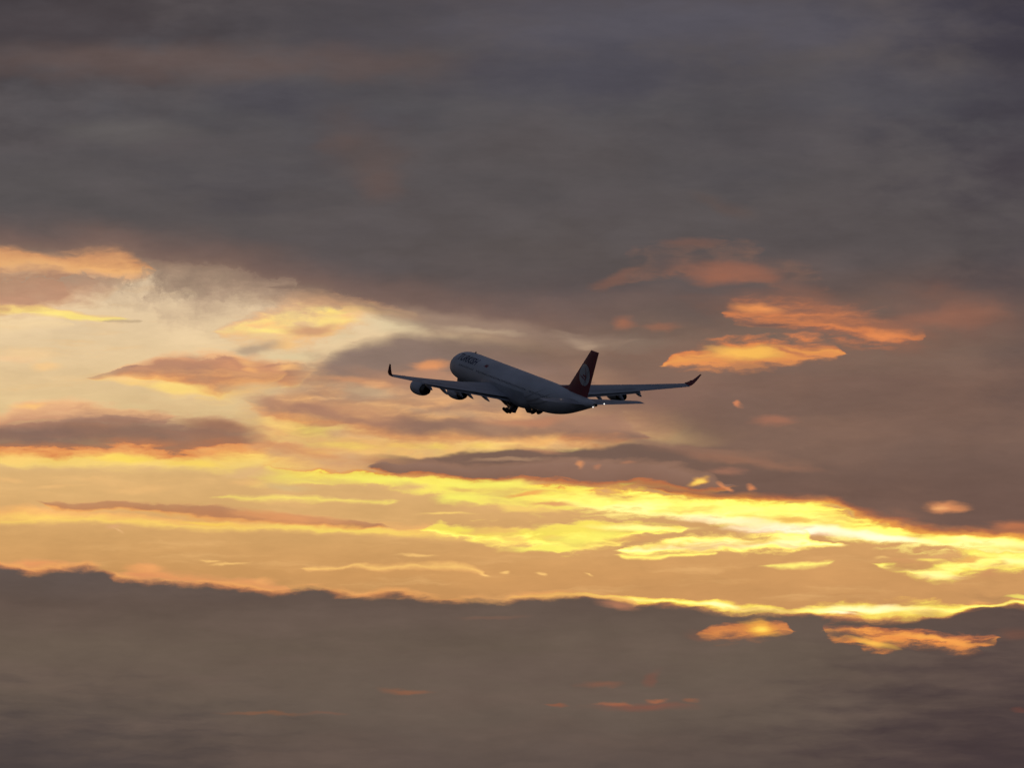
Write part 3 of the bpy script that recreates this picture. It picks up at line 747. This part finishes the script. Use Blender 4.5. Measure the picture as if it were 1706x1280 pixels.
M_white = material('white_paint', (.58, .60, .64), .5, 0, 0, vary=.22, vscale=.35, stretch=(.4, 1, 1))
M_belly = material('belly_paint', (.48, .50, .54), .55, 0, 0, vary=.25, vscale=.5, stretch=(.4, 1, 1))
M_wing = material('wing_grey', (.38, .40, .44), .5, .0, 0, vary=.2, vscale=.4, stretch=(1, .5, 1))
M_flap = material('flap_grey', (.34, .35, .38), .5, vary=.2, vscale=.6)
M_red = material('red_paint', (.22, .010, .018), .5, 0, 0, vary=.1, vscale=.4)
M_logo = material('emblem_white', (.42, .43, .46), .4)
M_blue = material('dark_blue_paint', (.012, .016, .06), .4)
M_steel = material('dark_engine_metal', (.07, .065, .06), .35, .9)
M_lip = material('bare_metal_lip', (.55, .55, .56), .22, 1.0)
M_black = material('black_rubber', (.02, .02, .02), .8)
M_gear = material('gear_metal', (.22, .22, .23), .5, .4)
M_gdoor = material('gear_door_paint', (.10, .10, .11), .6)
M_glass = material('dark_glass', (.01, .012, .016), .1)
M_door = material('door_paint', (.52, .53, .55), .5)
M_land = material('dark_land', (.03, .032, .022), .95, vary=.6, vscale=.002)
M_light = material('white_light', (1, 1, 1), .5, emit=(1, .96, .9), emit_s=1.8)
M_glint = material('warm_glint', (1, .8, .6), .5, emit=(1, .72, .45), emit_s=.9)  # emission standing in for a warm reflection on the tailplane, no lamp


# the cabin windows: a row of small dark rounded panes drawn into the hull's own paint, in the aircraft's metres
M_hull = M_white.copy()
M_hull.name = 'hull_paint'
t = M_hull.node_tree
hb = t.nodes['Principled BSDF']
old = hb.inputs['Base Color'].links[0].from_socket


def hm(op, a, b=0.0):
    n = t.nodes.new('ShaderNodeMath')
    n.operation = op
    for i, v in enumerate((a, b)):
        if isinstance(v, (int, float)):
            n.inputs[i].default_value = v
        else:
            t.links.new(v, n.inputs[i])
    return n.outputs[0]


hc = t.nodes.new('ShaderNodeTexCoord')
hs = t.nodes.new('ShaderNodeSeparateXYZ')
t.links.new(hc.outputs['Object'], hs.inputs[0])
wx = hm('ABSOLUTE', hm('SUBTRACT', hm('FRACT', hm('MULTIPLY', hs.outputs[0], 1 / .533)), .5))
wz = hm('ABSOLUTE', hm('SUBTRACT', hs.outputs[2], .62))
win = hm('MULTIPLY', hm('LESS_THAN', wx, .22), hm('LESS_THAN', wz, .17))
win = hm('MULTIPLY', win, hm('LESS_THAN', hm('ABSOLUTE', hm('SUBTRACT', hs.outputs[0], 1.0)), 22.0))
win = hm('MULTIPLY', win, hm('GREATER_THAN', hm('ABSOLUTE', hs.outputs[1]), 1.5))
hx = t.nodes.new('ShaderNodeMix')
hx.data_type = 'RGBA'
t.links.new(win, hx.inputs[0])
t.links.new(old, hx.inputs[6])
hx.inputs[7].default_value = (.05, .055, .07, 1)
t.links.new(hx.outputs[2], hb.inputs['Base Color'])


# ------------------------------------------------------------------ helpers; aircraft space: x = 31 - station, y to port, z up
def link_mesh(name, bm, mat, parent=None, smooth_=True, angle=40):
    bmesh.ops.recalc_face_normals(bm, faces=bm.faces)
    me = bpy.data.meshes.new(name)
    bm.to_mesh(me)
    bm.free()
    o = bpy.data.objects.new(name, me)
    col.objects.link(o)
    me.materials.append(mat)
    if smooth_:
        for p in me.polygons:
            p.use_smooth = True
        try:
            me.set_sharp_from_angle(angle=R(angle))
        except Exception:
            pass
    if parent:
        o.parent = parent
    return o


def rings(bm, rs, cap=True):
    """rs: list of rings (lists of points of equal length)"""
    vs = [[bm.verts.new(p) for p in r] for r in rs]
    n = len(vs[0])
    for a, b in zip(vs, vs[1:]):
        for i in range(n):
            j = (i + 1) % n
            try:
                bm.faces.new((a[i], a[j], b[j], b[i]))
            except ValueError:
                pass
    if cap:
        bm.faces.new(vs[0])
        bm.faces.new(vs[-1])
    return vs


def interp(x, pts):
    """smooth monotone interpolation of (x, v0, v1...)"""
    if x <= pts[0][0]:
        return pts[0][1:]
    for i in range(len(pts) - 1):
        a, b = pts[i], pts[i + 1]
        if x <= b[0]:
            t = (x - a[0]) / (b[0] - a[0])
            p0 = pts[i - 1] if i else a
            p3 = pts[i + 2] if i + 2 < len(pts) else b
            res = []
            for k in range(1, len(a)):
                h = b[0] - a[0]
                m0 = (b[k] - p0[k]) / (b[0] - p0[0]) * h if b[0] != p0[0] else 0
                m1 = (p3[k] - a[k]) / (p3[0] - a[0]) * h
                t2, t3 = t * t, t * t * t
                res.append((2 * t3 - 3 * t2 + 1) * a[k] + (t3 - 2 * t2 + t) * m0 + (3 * t2 - 2 * t3) * b[k] + (t3 - t2) * m1)
            return tuple(res)
    return pts[-1][1:]


def tube(bm, p, q, r0, r1=None, n=12):
    r1 = r0 if r1 is None else r1
    p, q = Vector(p), Vector(q)
    d = (q - p).normalized()
    a = d.orthogonal().normalized()
    b = d.cross(a)
    rings(bm, [[p + (a * math.cos(2 * math.pi * i / n) + b * math.sin(2 * math.pi * i / n)) * r0 for i in range(n)],
               [q + (a * math.cos(2 * math.pi * i / n) + b * math.sin(2 * math.pi * i / n)) * r1 for i in range(n)]])


def plate(bm, pts, nrm, th):
    """a solid plate: outline pts, thickness th along nrm"""
    nrm = Vector(nrm).normalized() * th / 2
    rings(bm, [[Vector(p) + nrm for p in pts], [Vector(p) - nrm for p in pts]])


# ------------------------------------------------------------------ the land, far below the picture's lower edge
bm = bmesh.new()
G, RG = 48, 60000.0
grid = [[bm.verts.new((RG * math.sin(math.pi / 2 * (i / G * 2 - 1)), RG * math.sin(math.pi / 2 * (j / G * 2 - 1)), 0)) for j in range(G + 1)] for i in range(G + 1)]
for i in range(G):
    for j in range(G):
        bm.faces.new((grid[i][j], grid[i + 1][j], grid[i + 1][j + 1], grid[i][j + 1]))
land = link_mesh('ground', bm, M_land, None, False)
land['kind'] = 'structure'

# ------------------------------------------------------------------ the airliner
root = bpy.data.objects.new('airliner', None)
col.objects.link(root)
root.empty_display_size = 5
root['label'] = 'white four-engined airliner with a red tail fin, climbing away across the sunset sky'
root['category'] = 'airplane'
yaw, pit, rol, D, ox, oz = 1.98443, -0.15181, 0.02952, 1309.23811, 1.84673, -0.57277
Ry_ = Matrix.Rotation(pit, 4, 'Y')
body = Matrix.Rotation(yaw, 4, 'Z') @ Ry_ @ Matrix.Rotation(rol, 4, 'X')
root.matrix_world = Matrix.Translation(cam.location) @ Matrix.Rotation(R(ELEV), 4, 'X') @ Matrix.Translation((ox, D, oz)) @ body


def P(s, y, z):
    return Vector((31 - s, y, z))


# fuselage
FUS = [(0.0, 0.05, -.75), (.15, .42, -.74), (.5, .80, -.70), (1.1, 1.27, -.60), (2.0, 1.78, -.45), (3.2, 2.24, -.27), (4.8, 2.60, -.10), (6.5, 2.77, -.02), (8.5, 2.82, 0), (16, 2.82, 0), (26, 2.82, 0), (38, 2.82, 0),
       (42, 2.80, .02), (45, 2.70, .10), (48, 2.50, .26), (51, 2.20, .50), (54, 1.80, .82), (57, 1.33, 1.15), (59.5, .90, 1.42), (61.3, .58, 1.58), (62.3, .36, 1.66), (62.6, .22, 1.68)]


def fus(s):
    return interp(s, FUS)


bm = bmesh.new()
st = [0, .08, .15, .3, .5, .8, 1.1, 1.5, 2, 2.6, 3.2, 4, 4.8, 5.6, 6.5, 7.5, 8.5] + [10 + i * 1.0 for i in range(52)] + [61.3 + .0001, 61.8, 62.3, 62.6]
rs = []
for s in st:
    r, zc = fus(s)
    rs.append([P(s, r * math.sin(2 * math.pi * i / 64), zc + r * math.cos(2 * math.pi * i / 64)) for i in range(64)])
rings(bm, rs)
fuselage = link_mesh('fuselage', bm, M_hull, root, True, 60)


def on_hull(s, ang, off=0.0):
    """ang: degrees above the horizontal on the port side (90 = top; 180-ang = starboard)"""
    r, zc = fus(s)
    return P(s, (r + off) * math.cos(R(ang)), zc + (r + off) * math.sin(R(ang)))


def hull_patch(name, s0, s1, a0, a1, mat, off=.02, ns=4, na=4, parent=None, rounded=False):
    bm = bmesh.new()
    g = [[bm.verts.new(on_hull(s0 + (s1 - s0) * i / ns, a0 + (a1 - a0) * j / na, off)) for j in range(na + 1)] for i in range(ns + 1)]
    for i in range(ns):
        for j in range(na):
            bm.faces.new((g[i][j], g[i + 1][j], g[i + 1][j + 1], g[i][j + 1]))
    return link_mesh(name, bm, mat, parent or fuselage)


# belly fairing
bm = bmesh.new()
rs = []
for k in range(25):
    t = k / 24
    s = 18.5 + 20.5 * t
    e = math.sin(math.pi * min(1, t * 1.0)) ** .45 if 0 < t < 1 else 0.02
    hw, dp = 2.5 + .75 * e, 2.55 + .95 * e
    rs.append([P(s, hw * math.copysign(abs(math.cos(a)) ** .7, math.cos(a)), -dp * abs(math.sin(a)) ** .62 if i not in (0, 24) else 0.0) for i, a in enumerate([math.pi * j / 24 for j in range(25)])])
rings(bm, rs)
link_mesh('belly_fairing', bm, M_belly, root, True, 60)

# passenger doors and windows on both sides
for sd in (0, 1):
    f = (lambda a: 180 - a) if sd else (lambda a: a)
    for s0 in (5.6, 14.9, 38.8, 50.2):
        hull_patch('door', s0, s0 + 1.05, f(-8), f(34 if s0 < 50 else 30), M_door, .008, 3, 6)
for sd in (1, -1):
    for k in range(3):
        a0, a1 = 88 - 24 * k, 66 - 24 * k
        if sd < 0:
            a0, a1 = 180 - a0, 180 - a1
        hull_patch('cockpit_window', 1.75 + .22 * k, 2.65 + .22 * k, a0, a1, M_glass, .015, 3, 3)


# lettering wrapped round the hull
def hull_text(name, body_, s0, ang, size, mat, side=1, shear=.18, offs=.03, target_len=None):
    cu = bpy.data.curves.new(name + '_tmp', 'FONT')
    cu.body = body_
    cu.size = size
    cu.shear = shear
    cu.offset = offs
    cu.resolution_u = 3
    o = bpy.data.objects.new(name + '_tmp', cu)
    col.objects.link(o)
    dg = bpy.context.evaluated_depsgraph_get()
    me = bpy.data.meshes.new_from_object(o.evaluated_get(dg))
    bpy.data.objects.remove(o)
    bm = bmesh.new()
    bm.from_mesh(me)
    xs = [v.co.x for v in bm.verts]
    x0, x1 = min(xs), max(xs)
    sc = (target_len / (x1 - x0)) if target_len else 1
    for k in range(-4, 14):
        bmesh.ops.bisect_plane(bm, geom=bm.verts[:] + bm.edges[:] + bm.faces[:], plane_co=(0, k * .15, 0), plane_no=(0, 1, 0))
    for v in bm.verts:
        x = (v.co.x - x0) * sc
        s = s0 + x if side > 0 else s0 + (x1 - x0) * sc - x
        r, _z = fus(s)
        a = ang + math.degrees(v.co.y / r)
        v.co = on_hull(s, a if side > 0 else 180 - a, .03)
    return link_mesh(name, bm, mat, fuselage, False)


hull_text('lettering', 'TURKISH', 6.6, 30.5, 2.1, M_blue, 1, target_len=8.4, offs=.045)
hull_text('lettering', 'TURKISH', 6.6, 30.5, 2.1, M_blue, -1, target_len=8.4, offs=.045)
for f in ((lambda a: a), (lambda a: 180 - a)):
    hull_patch('flag_mark', 18.4, 19.7, f(38), f(50), M_red, .02)

# grey tulip sweep on the rear hull (port and starboard)
for f in ((lambda a: a), (lambda a: 180 - a)):
    for (s0, s1, c0, c1, wd) in ((36, 49, -34, 30, 9), (38, 50, -38, 8, 8), (34, 46, -30, 44, 5)):
        bm = bmesh.new()
        n = 26
        g = []
        for i in range(n + 1):
            t = i / n
            s = s0 + (s1 - s0) * t
            c = c0 + (c1 - c0) * (t ** 1.7)
            w = wd * math.sin(math.pi * t) ** .7 + .05
            g.append([bm.verts.new(on_hull(s, f(c + w * (j / 4 - .5)), .010)) for j in range(5)])
        for i in range(n):
            for j in range(4):
                bm.faces.new((g[i][j], g[i + 1][j], g[i + 1][j + 1], g[i][j + 1]))
        link_mesh('petal_stripe', bm, M_flap, fuselage)

# antennas
for s, h in ((9.0, .42),):
    bm = bmesh.new()
    z = fus(s)[0] + fus(s)[1] - .04
    plate(bm, [P(s - .35, 0, z), P(s + .35, 0, z), P(s + .45, 0, z + h), P(s + .15, 0, z + h)], (0, 1, 0), .06)
    link_mesh('antenna', bm, M_gear, fuselage, False)

# tail cone exhaust
bm = bmesh.new()
tube(bm, P(62.4, 0, 1.67), P(63.0, 0, 1.70), .30, .26, 20)
link_mesh('exhaust_outlet', bm, M_steel, root)


# lifting surfaces
def foil(n=14, t=.12, camber=.0):
    """closed loop (x 0..1, z) from trailing edge over the top to the leading edge and back"""
    up, lo = [], []
    for i in range(n + 1):
        x = .5 * (1 + math.cos(math.pi * i / n))
        y = 5 * t * (.2969 * math.sqrt(x) - .126 * x - .3516 * x * x + .2843 * x ** 3 - .1036 * x ** 4)
        c = camber * 4 * x * (1 - x)
        up.append((x, c + y + .0006))
        lo.append((x, c - y - .0006))
    return up + lo[::-1][1:]


def wing_geo(y):
    """leading edge station, chord, z of the trailing edge, incidence rise over the chord"""
    y = abs(y)
    le = 19.5 + y * .617
    te = interp(y, [(0, 31.9), (9.8, 33.1), (28.9, 39.8)])[0] if False else (31.9 + (y / 9.8) * 1.2 if y < 9.8 else 33.1 + (y - 9.8) / 19.1 * 6.7)
    z = interp(y, [(0, -2.05), (2.8, -1.75), (9.4, -.92), (19.2, .56), (28.9, 2.30)])[0]
    rise = (te - le) * interp(y, [(0, .07), (9.4, .075), (19.2, .085), (28.9, .07)])[0]
    return le, te - le, z, rise


def section(y, sgn, x0=0.0, x1=1.0, t=.12, drop=0.0, ang=0.0):
    le, ch, z, rise = wing_geo(y)
    pts = []
    for x, zz in foil(14, t):
        xx = x0 + (x1 - x0) * x
        s = le + ch * xx
        zz = zz * ch * (x1 - x0) + z + rise * (1 - xx) - drop
        if ang:
            ps, pz = le + ch * x0, z + rise * (1 - x0) - drop
            ds, dz_ = s - ps, zz - pz
            s, zz = ps + ds * math.cos(ang) + dz_ * math.sin(ang), pz - ds * math.sin(ang) + dz_ * math.cos(ang)
        pts.append(P(s, sgn * y, zz))
    return pts


def wing(sgn):
    bm = bmesh.new()
    ys = [1.0, 2.8, 5, 7.4, 9.8, 12, 14.5, 17, 19.2, 21.5, 24, 26.5, 28.4, 28.9]
    rings(bm, [section(y, sgn, t=interp(y, [(0, .135), (9.8, .115), (28.9, .10)])[0]) for y in ys])
    w = link_mesh('wing', bm, M_wing, root, True, 50)
    # flaps, set for take-off
    for y0, y1 in ((3.0, 9.58), (9.62, 20.6)):
        bm = bmesh.new()
        n = 6
        rings(bm, [section(y0 + (y1 - y0) * i / n, sgn, .80, 1.05, .16, .10, R(11)) for i in range(n + 1)])
        link_mesh('flap', bm, M_flap, w, True, 50)
    bm = bmesh.new()
    rings(bm, [section(y, sgn, .76, 1.005, .14, -.02, R(1)) for y in (20.9, 24, 27.6)])
    link_mesh('aileron', bm, M_flap, w, True, 50)
    # slats
    for y0, y1 in ((3.6, 8.6), (10.2, 18.2), (20.0, 28.2)):
        bm = bmesh.new()
        n = 5
        rings(bm, [section(y0 + (y1 - y0) * i / n, sgn, -.045, .10, .34, .14, R(-14)) for i in range(n + 1)])
        link_mesh('slat', bm, M_wing, w, True, 50)
    # spoiler seams
    bm = bmesh.new()
    for y0, y1 in ((4.0, 8.9), (10.4, 20.2)):
        vs = []
        for i in range(9):
            y = y0 + (y1 - y0) * i / 8
            le, ch, z, rise = wing_geo(y)
            zz = z + rise * .28 + ch * .034 + .025
            vs.append((bm.verts.new(P(le + ch * .70, sgn * y, zz + .045 * ch * .12)), bm.verts.new(P(le + ch * .78, sgn * y, zz - .012 * ch))))
        for a, b in zip(vs, vs[1:]):
            bm.faces.new((a[0], b[0], b[1], a[1]))
    link_mesh('spoiler_panel', bm, M_flap, w)
    # flap track fairings
    for y, fl in ((7.8, 1), (11.3, 1), (13.7, 1), (17.2, 1), (20.4, .55)):
        le, ch, z, rise = wing_geo(y)
        bm = bmesh.new()
        L0, L1 = le + ch * .52, le + ch * 1.06 + 1.5 * fl
        rs = []
        for i in range(13):
            t = i / 12
            s = L0 + (L1 - L0) * t
            rr = .02 + .36 * math.sin(math.pi * t ** .8) ** .75
            zc = z + rise * (1 - min(1, (s - le) / ch)) - .42 - 1.15 * fl * max(0, t - .35) ** 1.15
            rs.append([P(s, sgn * (y + rr * .62 * math.cos(2 * math.pi * k / 12)), zc + rr * 1.15 * math.sin(2 * math.pi * k / 12)) for k in range(12)])
        rings(bm, rs)
        link_mesh('flap_track_fairing', bm, M_flap, w, True, 60)
    # winglet
    bm = bmesh.new()
    rs = []
    for i in range(9):
        t = i / 8
        s0 = 37.33 + 3.3 * t ** 1.05
        ch = 2.45 * (1 - t) + .62 * t
        y = 28.9 + 1.35 * t ** .8
        z = wing_geo(28.9)[2] + .1 + 2.35 * t ** 1.25
        tz, ty = (.25, 1.0) if t < .1 else (1.0, .42)
        m = math.hypot(tz, ty)
        rs.append([P(s0 + ch * x, sgn * (y - zz * ch * tz / m), z + zz * ch * ty / m + (.10 * ch * (1 - x) if t < .5 else 0)) for x, zz in foil(10, .09)])
    rings(bm, rs)
    link_mesh('winglet', bm, M_red, w, True, 50)
    return w


wings = {s: wing(s) for s in (1, -1)}


# engines
def engine(sgn, y, front, zc):
    e = bpy.data.objects.new('engine', None)
    col.objects.link(e)
    e.parent = root
    e.location = P(front, sgn * y, zc)
    Ln = 5.3
    prof = [(.0, .98), (.06, 1.07), (.25, 1.19), (.7, 1.28), (1.4, 1.33), (2.6, 1.31), (3.6, 1.20), (4.3, 1.06)]
    n = 36

    def ring(x, r, dz=0):
        return [Vector((-x, r * math.cos(2 * math.pi * i / n), dz + r * math.sin(2 * math.pi * i / n))) for i in range(n)]
    bm = bmesh.new()
    rings(bm, [ring(1.3, .90), ring(.5, .92), ring(.12, .93), ring(.02, .95)] + [ring(x, r) for x, r in prof] + [ring(4.3, 1.02), ring(3.6, .98)], cap=False)
    link_mesh('nacelle', bm, M_white, e, True, 50)
    bm = bmesh.new()
    rings(bm, [ring(3.7, 1.0), ring(4.35, 1.0), ring(4.8, .88), ring(Ln, .72), ring(Ln, .68), ring(4.6, .74), ring(3.6, .80)], cap=False)
    link_mesh('exhaust_nozzle', bm, M_steel, e, True, 50)
    bm = bmesh.new()
    rings(bm, [ring(3.4, .82), ring(3.6, .42), ring(4.4, .38), ring(5.2, .16), ring(5.5, .03)])
    link_mesh('exhaust_cone', bm, M_steel, e, True, 50)
    bm = bmesh.new()
    for k in range(24):
        a = 2 * math.pi * k / 24
        d = Vector((0, math.cos(a), math.sin(a)))
        tdir = Vector((0, -math.sin(a), math.cos(a)))
        plate(bm, [Vector((-.62, 0, 0)) + d * .25, Vector((-.86, 0, 0)) + d * .25 + tdir * .05, Vector((-.95, 0, 0)) + d * .90 + tdir * .22, Vector((-.66, 0, 0)) + d * .90 - tdir * .02], tdir, .03)
    rings(bm, [ring(.35, .02), ring(.45, .14), ring(.62, .26), ring(1.0, .28)])
    rings(bm, [ring(1.2, .90), ring(1.3, .90)])
    link_mesh('fan', bm, M_gear, e, True, 30)
    # pylon
    le, ch, z, rise = wing_geo(y)
    zw = z + rise * .9 - zc
    bm = bmesh.new()
    x_le = -(le - front)
    pts = [(-1.0, 1.20), (-3.9, 1.0), (-5.0, .70), (x_le - ch * .45, zw - .50), (x_le - ch * .40, zw - .15), (x_le - .35, zw + .05), (x_le + .25, zw - .05), (-1.6, 1.42)]
    plate(bm, [Vector((x, 0, zz)) for x, zz in pts], (0, 1, 0), .40)
    bmesh.ops.bevel(bm, geom=bm.edges[:], offset=.08, segments=2, affect='EDGES')
    link_mesh('pylon', bm, M_belly, e, True, 40)
    return e


ENG = [(1, 19.2, 27.4, -.90), (1, 9.25, 21.2, -2.35), (-1, 9.25, 21.2, -2.35), (-1, 19.2, 27.4, -.90)]
for a in ENG:
    engine(*a)


# tail fin
def fin_sec(z, t=.10):
    h = (z - 2.0) / (10.85 - 2.0)
    le = 49.6 + (58.9 - 49.6) * h
    te = 58.9 + (62.2 - 58.9) * h
    ch = te - le
    return [P(le + ch * x, zz * ch, z) for x, zz in foil(12, t)], le, ch


bm = bmesh.new()
rings(bm, [fin_sec(z)[0] for z in (1.6, 2.4, 3.5, 5, 6.5, 8, 9.4, 10.4, 10.72)] + [[Vector(((p.x - .15), p.y * .3, 10.86)) for p in fin_sec(10.72)[0]]])
fin = link_mesh('tail_fin', bm, M_red, root, True, 50)
# dorsal fillet
bm = bmesh.new()
rs = []
for i in range(9):
    t = i / 8
    s = 46.6 + 5.2 * t
    zt = fus(s)[0] + fus(s)[1]
    rs.append([P(s, w * (.05 + .30 * t), zt - .15 + hh * (.16 + 1.15 * t ** 2.0)) for w, hh in ((-1, 0), (-.6, .6), (0, 1), (.6, .6), (1, 0))])
rings(bm, rs)
link_mesh('dorsal_fillet', bm, M_red, fin, True, 60)
# rudder seam
bm = bmesh.new()
for sd in (1, -1):
    vs = []
    for z in (3.0, 4.5, 6, 7.5, 9, 10.5):
        _, le, ch = fin_sec(z)
        yy = sd * (ch * .034 + .02)
        vs.append((bm.verts.new(P(le + ch * .70, yy, z)), bm.verts.new(P(le + ch * .715, yy, z))))
    for a, b in zip(vs, vs[1:]):
        bm.faces.new((a[0], b[0], b[1], a[1]))
link_mesh('rudder_seam', bm, M_steel, fin, False)


# emblem: white disc with a stylised red bird, on both faces of the fin
def fin_pt(s, z, sd, off):
    _, le, ch = fin_sec(z)
    x = min(1, max(0, (s - le) / ch))
    y = ch * 5 * .10 * (.2969 * math.sqrt(x) - .126 * x - .3516 * x * x + .2843 * x ** 3 - .1036 * x ** 4)
    return P(s, sd * (y + off), z)


CS, CZ, RD = 57.6, 6.25, 1.95
for sd in (1, -1):
    bm = bmesh.new()
    c = bm.verts.new(fin_pt(CS, CZ, sd, .03))
    prev = None
    for k in range(1, 6):
        r = RD * k / 5
        cur = [bm.verts.new(fin_pt(CS + r * math.cos(2 * math.pi * i / 40), CZ + r * math.sin(2 * math.pi * i / 40), sd, .03)) for i in range(40)]
        for i in range(40):
            j = (i + 1) % 40
            if prev:
                bm.faces.new((prev[i], prev[j], cur[j], cur[i]))
            else:
                bm.faces.new((c, cur[i], cur[j]))
        prev = cur
    disc = link_mesh('emblem', bm, M_logo, fin, True, 60)
    # the bird: a tapering body arc rising inside the disc and a wing stroke
    bm = bmesh.new()

    def stroke(pts, w):
        vs = []
        n = len(pts)
        for i, (a, b) in enumerate(pts):
            p0, p1 = pts[max(0, i - 1)], pts[min(n - 1, i + 1)]
            dx_, dz_ = p1[0] - p0[0], p1[1] - p0[1]
            m = math.hypot(dx_, dz_) or 1
            ww = w[i]
            vs.append([bm.verts.new(fin_pt(CS + a * RD - dz_ / m * ww * q, CZ + b * RD + dx_ / m * ww * q, sd, .055)) for q in (-1, 1)])
        for a, b in zip(vs, vs[1:]):
            bm.faces.new((a[0], b[0], b[1], a[1]))
    stroke([(-.78, -.12), (-.5, -.22), (-.2, -.30), (.12, -.42), (.34, -.62)], [.03, .10, .13, .08, .02])
    stroke([(-.02, .72), (.22, .45), (.30, .12), (.30, -.18), (.24, -.45), (.30, -.70)], [.03, .10, .15, .15, .10, .02])
    stroke([(-.32, -.05), (-.10, -.05), (.12, -.12), (.30, -.2)], [.03, .14, .14, .08])
    link_mesh('bird_mark', bm, M_red, disc)


# tailplane
for sgn in (1, -1):
    bm = bmesh.new()
    rs = []
    for y in (.3, 1.2, 2.5, 4, 5.5, 7, 8.5, 9.4, 9.7):
        le = 53.3 + y * .68
        te = 59.6 + y * .27
        ch = te - le
        z = 1.25 + y * .095
        k = 1 if y < 9.5 else .4
        rs.append([P(le + ch * x, sgn * y, z + zz * ch * k + .02 * ch * (.5 - x)) for x, zz in foil(12, .10)])
    rings(bm, rs)
    t_ = link_mesh('tailplane', bm, M_wing, root, True, 50)
    bm = bmesh.new()
    for y0, y1 in ((2.0, 9.2),):
        vs = []
        for i in range(7):
            y = y0 + (y1 - y0) * i / 6
            le = 53.3 + y * .68
            ch = 59.6 + y * .27 - le
            z = 1.25 + y * .095
            vs.append((bm.verts.new(P(le + ch * .70, sgn * y, z + ch * .032 + .015)), bm.verts.new(P(le + ch * .72, sgn * y, z + ch * .030 + .015))))
        for a, b in zip(vs, vs[1:]):
            bm.faces.new((a[0], b[0], b[1], a[1]))
    link_mesh('elevator_seam', bm, M_flap, t_, False)

# two lamps that burn, and a glowing bead imitating the port tailplane's reflected sheen
for nm, p, r, m in (('tail_lamp', P(62.3, .25, 1.25), .09, M_light), ('strobe_lamp', P(60.35, -2.75, 1.62), .10, M_light), ('tailplane_glint', P(58.6, 4.8, 1.85), .10, M_glint)):
    bm = bmesh.new()
    bmesh.ops.create_icosphere(bm, subdivisions=2, radius=r)
    o = link_mesh(nm, bm, m, root)
    o.location = p


# landing gear
def wheel(parent, c, axis, rad=.70, wd=.48):
    c, axis = Vector(c), Vector(axis).normalized()
    a = axis.orthogonal().normalized()
    b = axis.cross(a)
    n = 28

    def ring(r, o):
        return [c + axis * o + (a * math.cos(2 * math.pi * i / n) + b * math.sin(2 * math.pi * i / n)) * r for i in range(n)]
    bm = bmesh.new()
    rings(bm, [ring(rad * .52, -wd * .42), ring(rad * .80, -wd * .5), ring(rad * .95, -wd * .40), ring(rad, -wd * .2), ring(rad, wd * .2), ring(rad * .95, wd * .40), ring(rad * .80, wd * .5), ring(rad * .52, wd * .42)], cap=True)
    w = link_mesh('wheel', bm, M_black, parent, True, 40)
    bm = bmesh.new()
    rings(bm, [ring(rad * .18, -wd * .52), ring(rad * .48, -wd * .46), ring(rad * .48, wd * .46), ring(rad * .18, wd * .52)])
    link_mesh('hub', bm, M_gear, w, True, 30)


for sgn in (1, -1):
    g = bpy.data.objects.new('landing_gear', None)
    col.objects.link(g)
    g.parent = root
    g.location = P(32.0, sgn * 4.4, -2.1)
    phi = R(51)
    down = Vector((.10, -sgn * math.sin(phi), -math.cos(phi)))   # folding inwards
    down.normalize()
    side = Vector((0, sgn * math.cos(phi), -math.sin(phi)))       # axle direction
    fwd = down.cross(side)
    if fwd.x < 0:
        fwd = -fwd
    Lg = 2.45
    bm = bmesh.new()
    tube(bm, (0, 0, 0), down * 1.5, .24, .24, 16)
    tube(bm, down * 1.4, down * Lg, .16, .16, 16)
    tube(bm, down * 1.5, Vector((0, -sgn * 1.6, -.4)), .10, .10)
    leg = link_mesh('strut', bm, M_gear, g, True, 30)
    bm = bmesh.new()
    tilt = (fwd * math.cos(R(18)) - down * math.sin(R(18)) * -1)
    tilt.normalize()
    hub = down * Lg
    tube(bm, hub + tilt * 1.05, hub - tilt * 1.05, .15)
    for q in (1, -1):
        tube(bm, hub + tilt * q * 1.0 + side * .75, hub + tilt * q * 1.0 - side * .75, .09)
    link_mesh('bogie_beam', bm, M_gear, g, True, 30)
    for q in (1, -1):
        for w_ in (1, -1):
            wheel(g, hub + tilt * q * 1.0 + side * w_ * .68, side)
    # bay door hinged at the keel, hanging open
    bm = bmesh.new()
    h = Vector((0, -2.9 if sgn > 0 else 3.7, -.75))
    d2 = Vector((0, sgn * .34, -.94))
    plate(bm, [h + Vector((1.6, 0, 0)), h + Vector((-1.7, 0, 0)), h + Vector((-1.5, 0, 0)) + d2 * 1.6, h + Vector((.9, 0, 0)) + d2 * 1.8, h + Vector((1.4, 0, 0)) + d2 * 1.2], (0, .94, sgn * .34), .08)
    link_mesh('gear_door', bm, M_gdoor, g, False)

# nose gear folding forwards into its bay
g = bpy.data.objects.new('nose_gear', None)
col.objects.link(g)
g.parent = root
g.location = P(5.9, 0, -2.4)
d = Vector((math.sin(R(62)), 0, -math.cos(R(62))))
bm = bmesh.new()
tube(bm, (0, 0, 0), d * 1.9, .13)
link_mesh('strut', bm, M_gear, g)
for q in (1, -1):
    wheel(g, d * 1.9 + Vector((0, q * .32, 0)), (0, 1, 0), .50, .34)
for q in (1, -1):
    bm = bmesh.new()
    plate(bm, [(2.6, q * .55, .25), (-.2, q * .55, -.15), (-.1, q * .75, -.95), (2.3, q * .75, -.65)], (0, 1, 0), .06)
    link_mesh('gear_door', bm, M_gdoor, g, False)
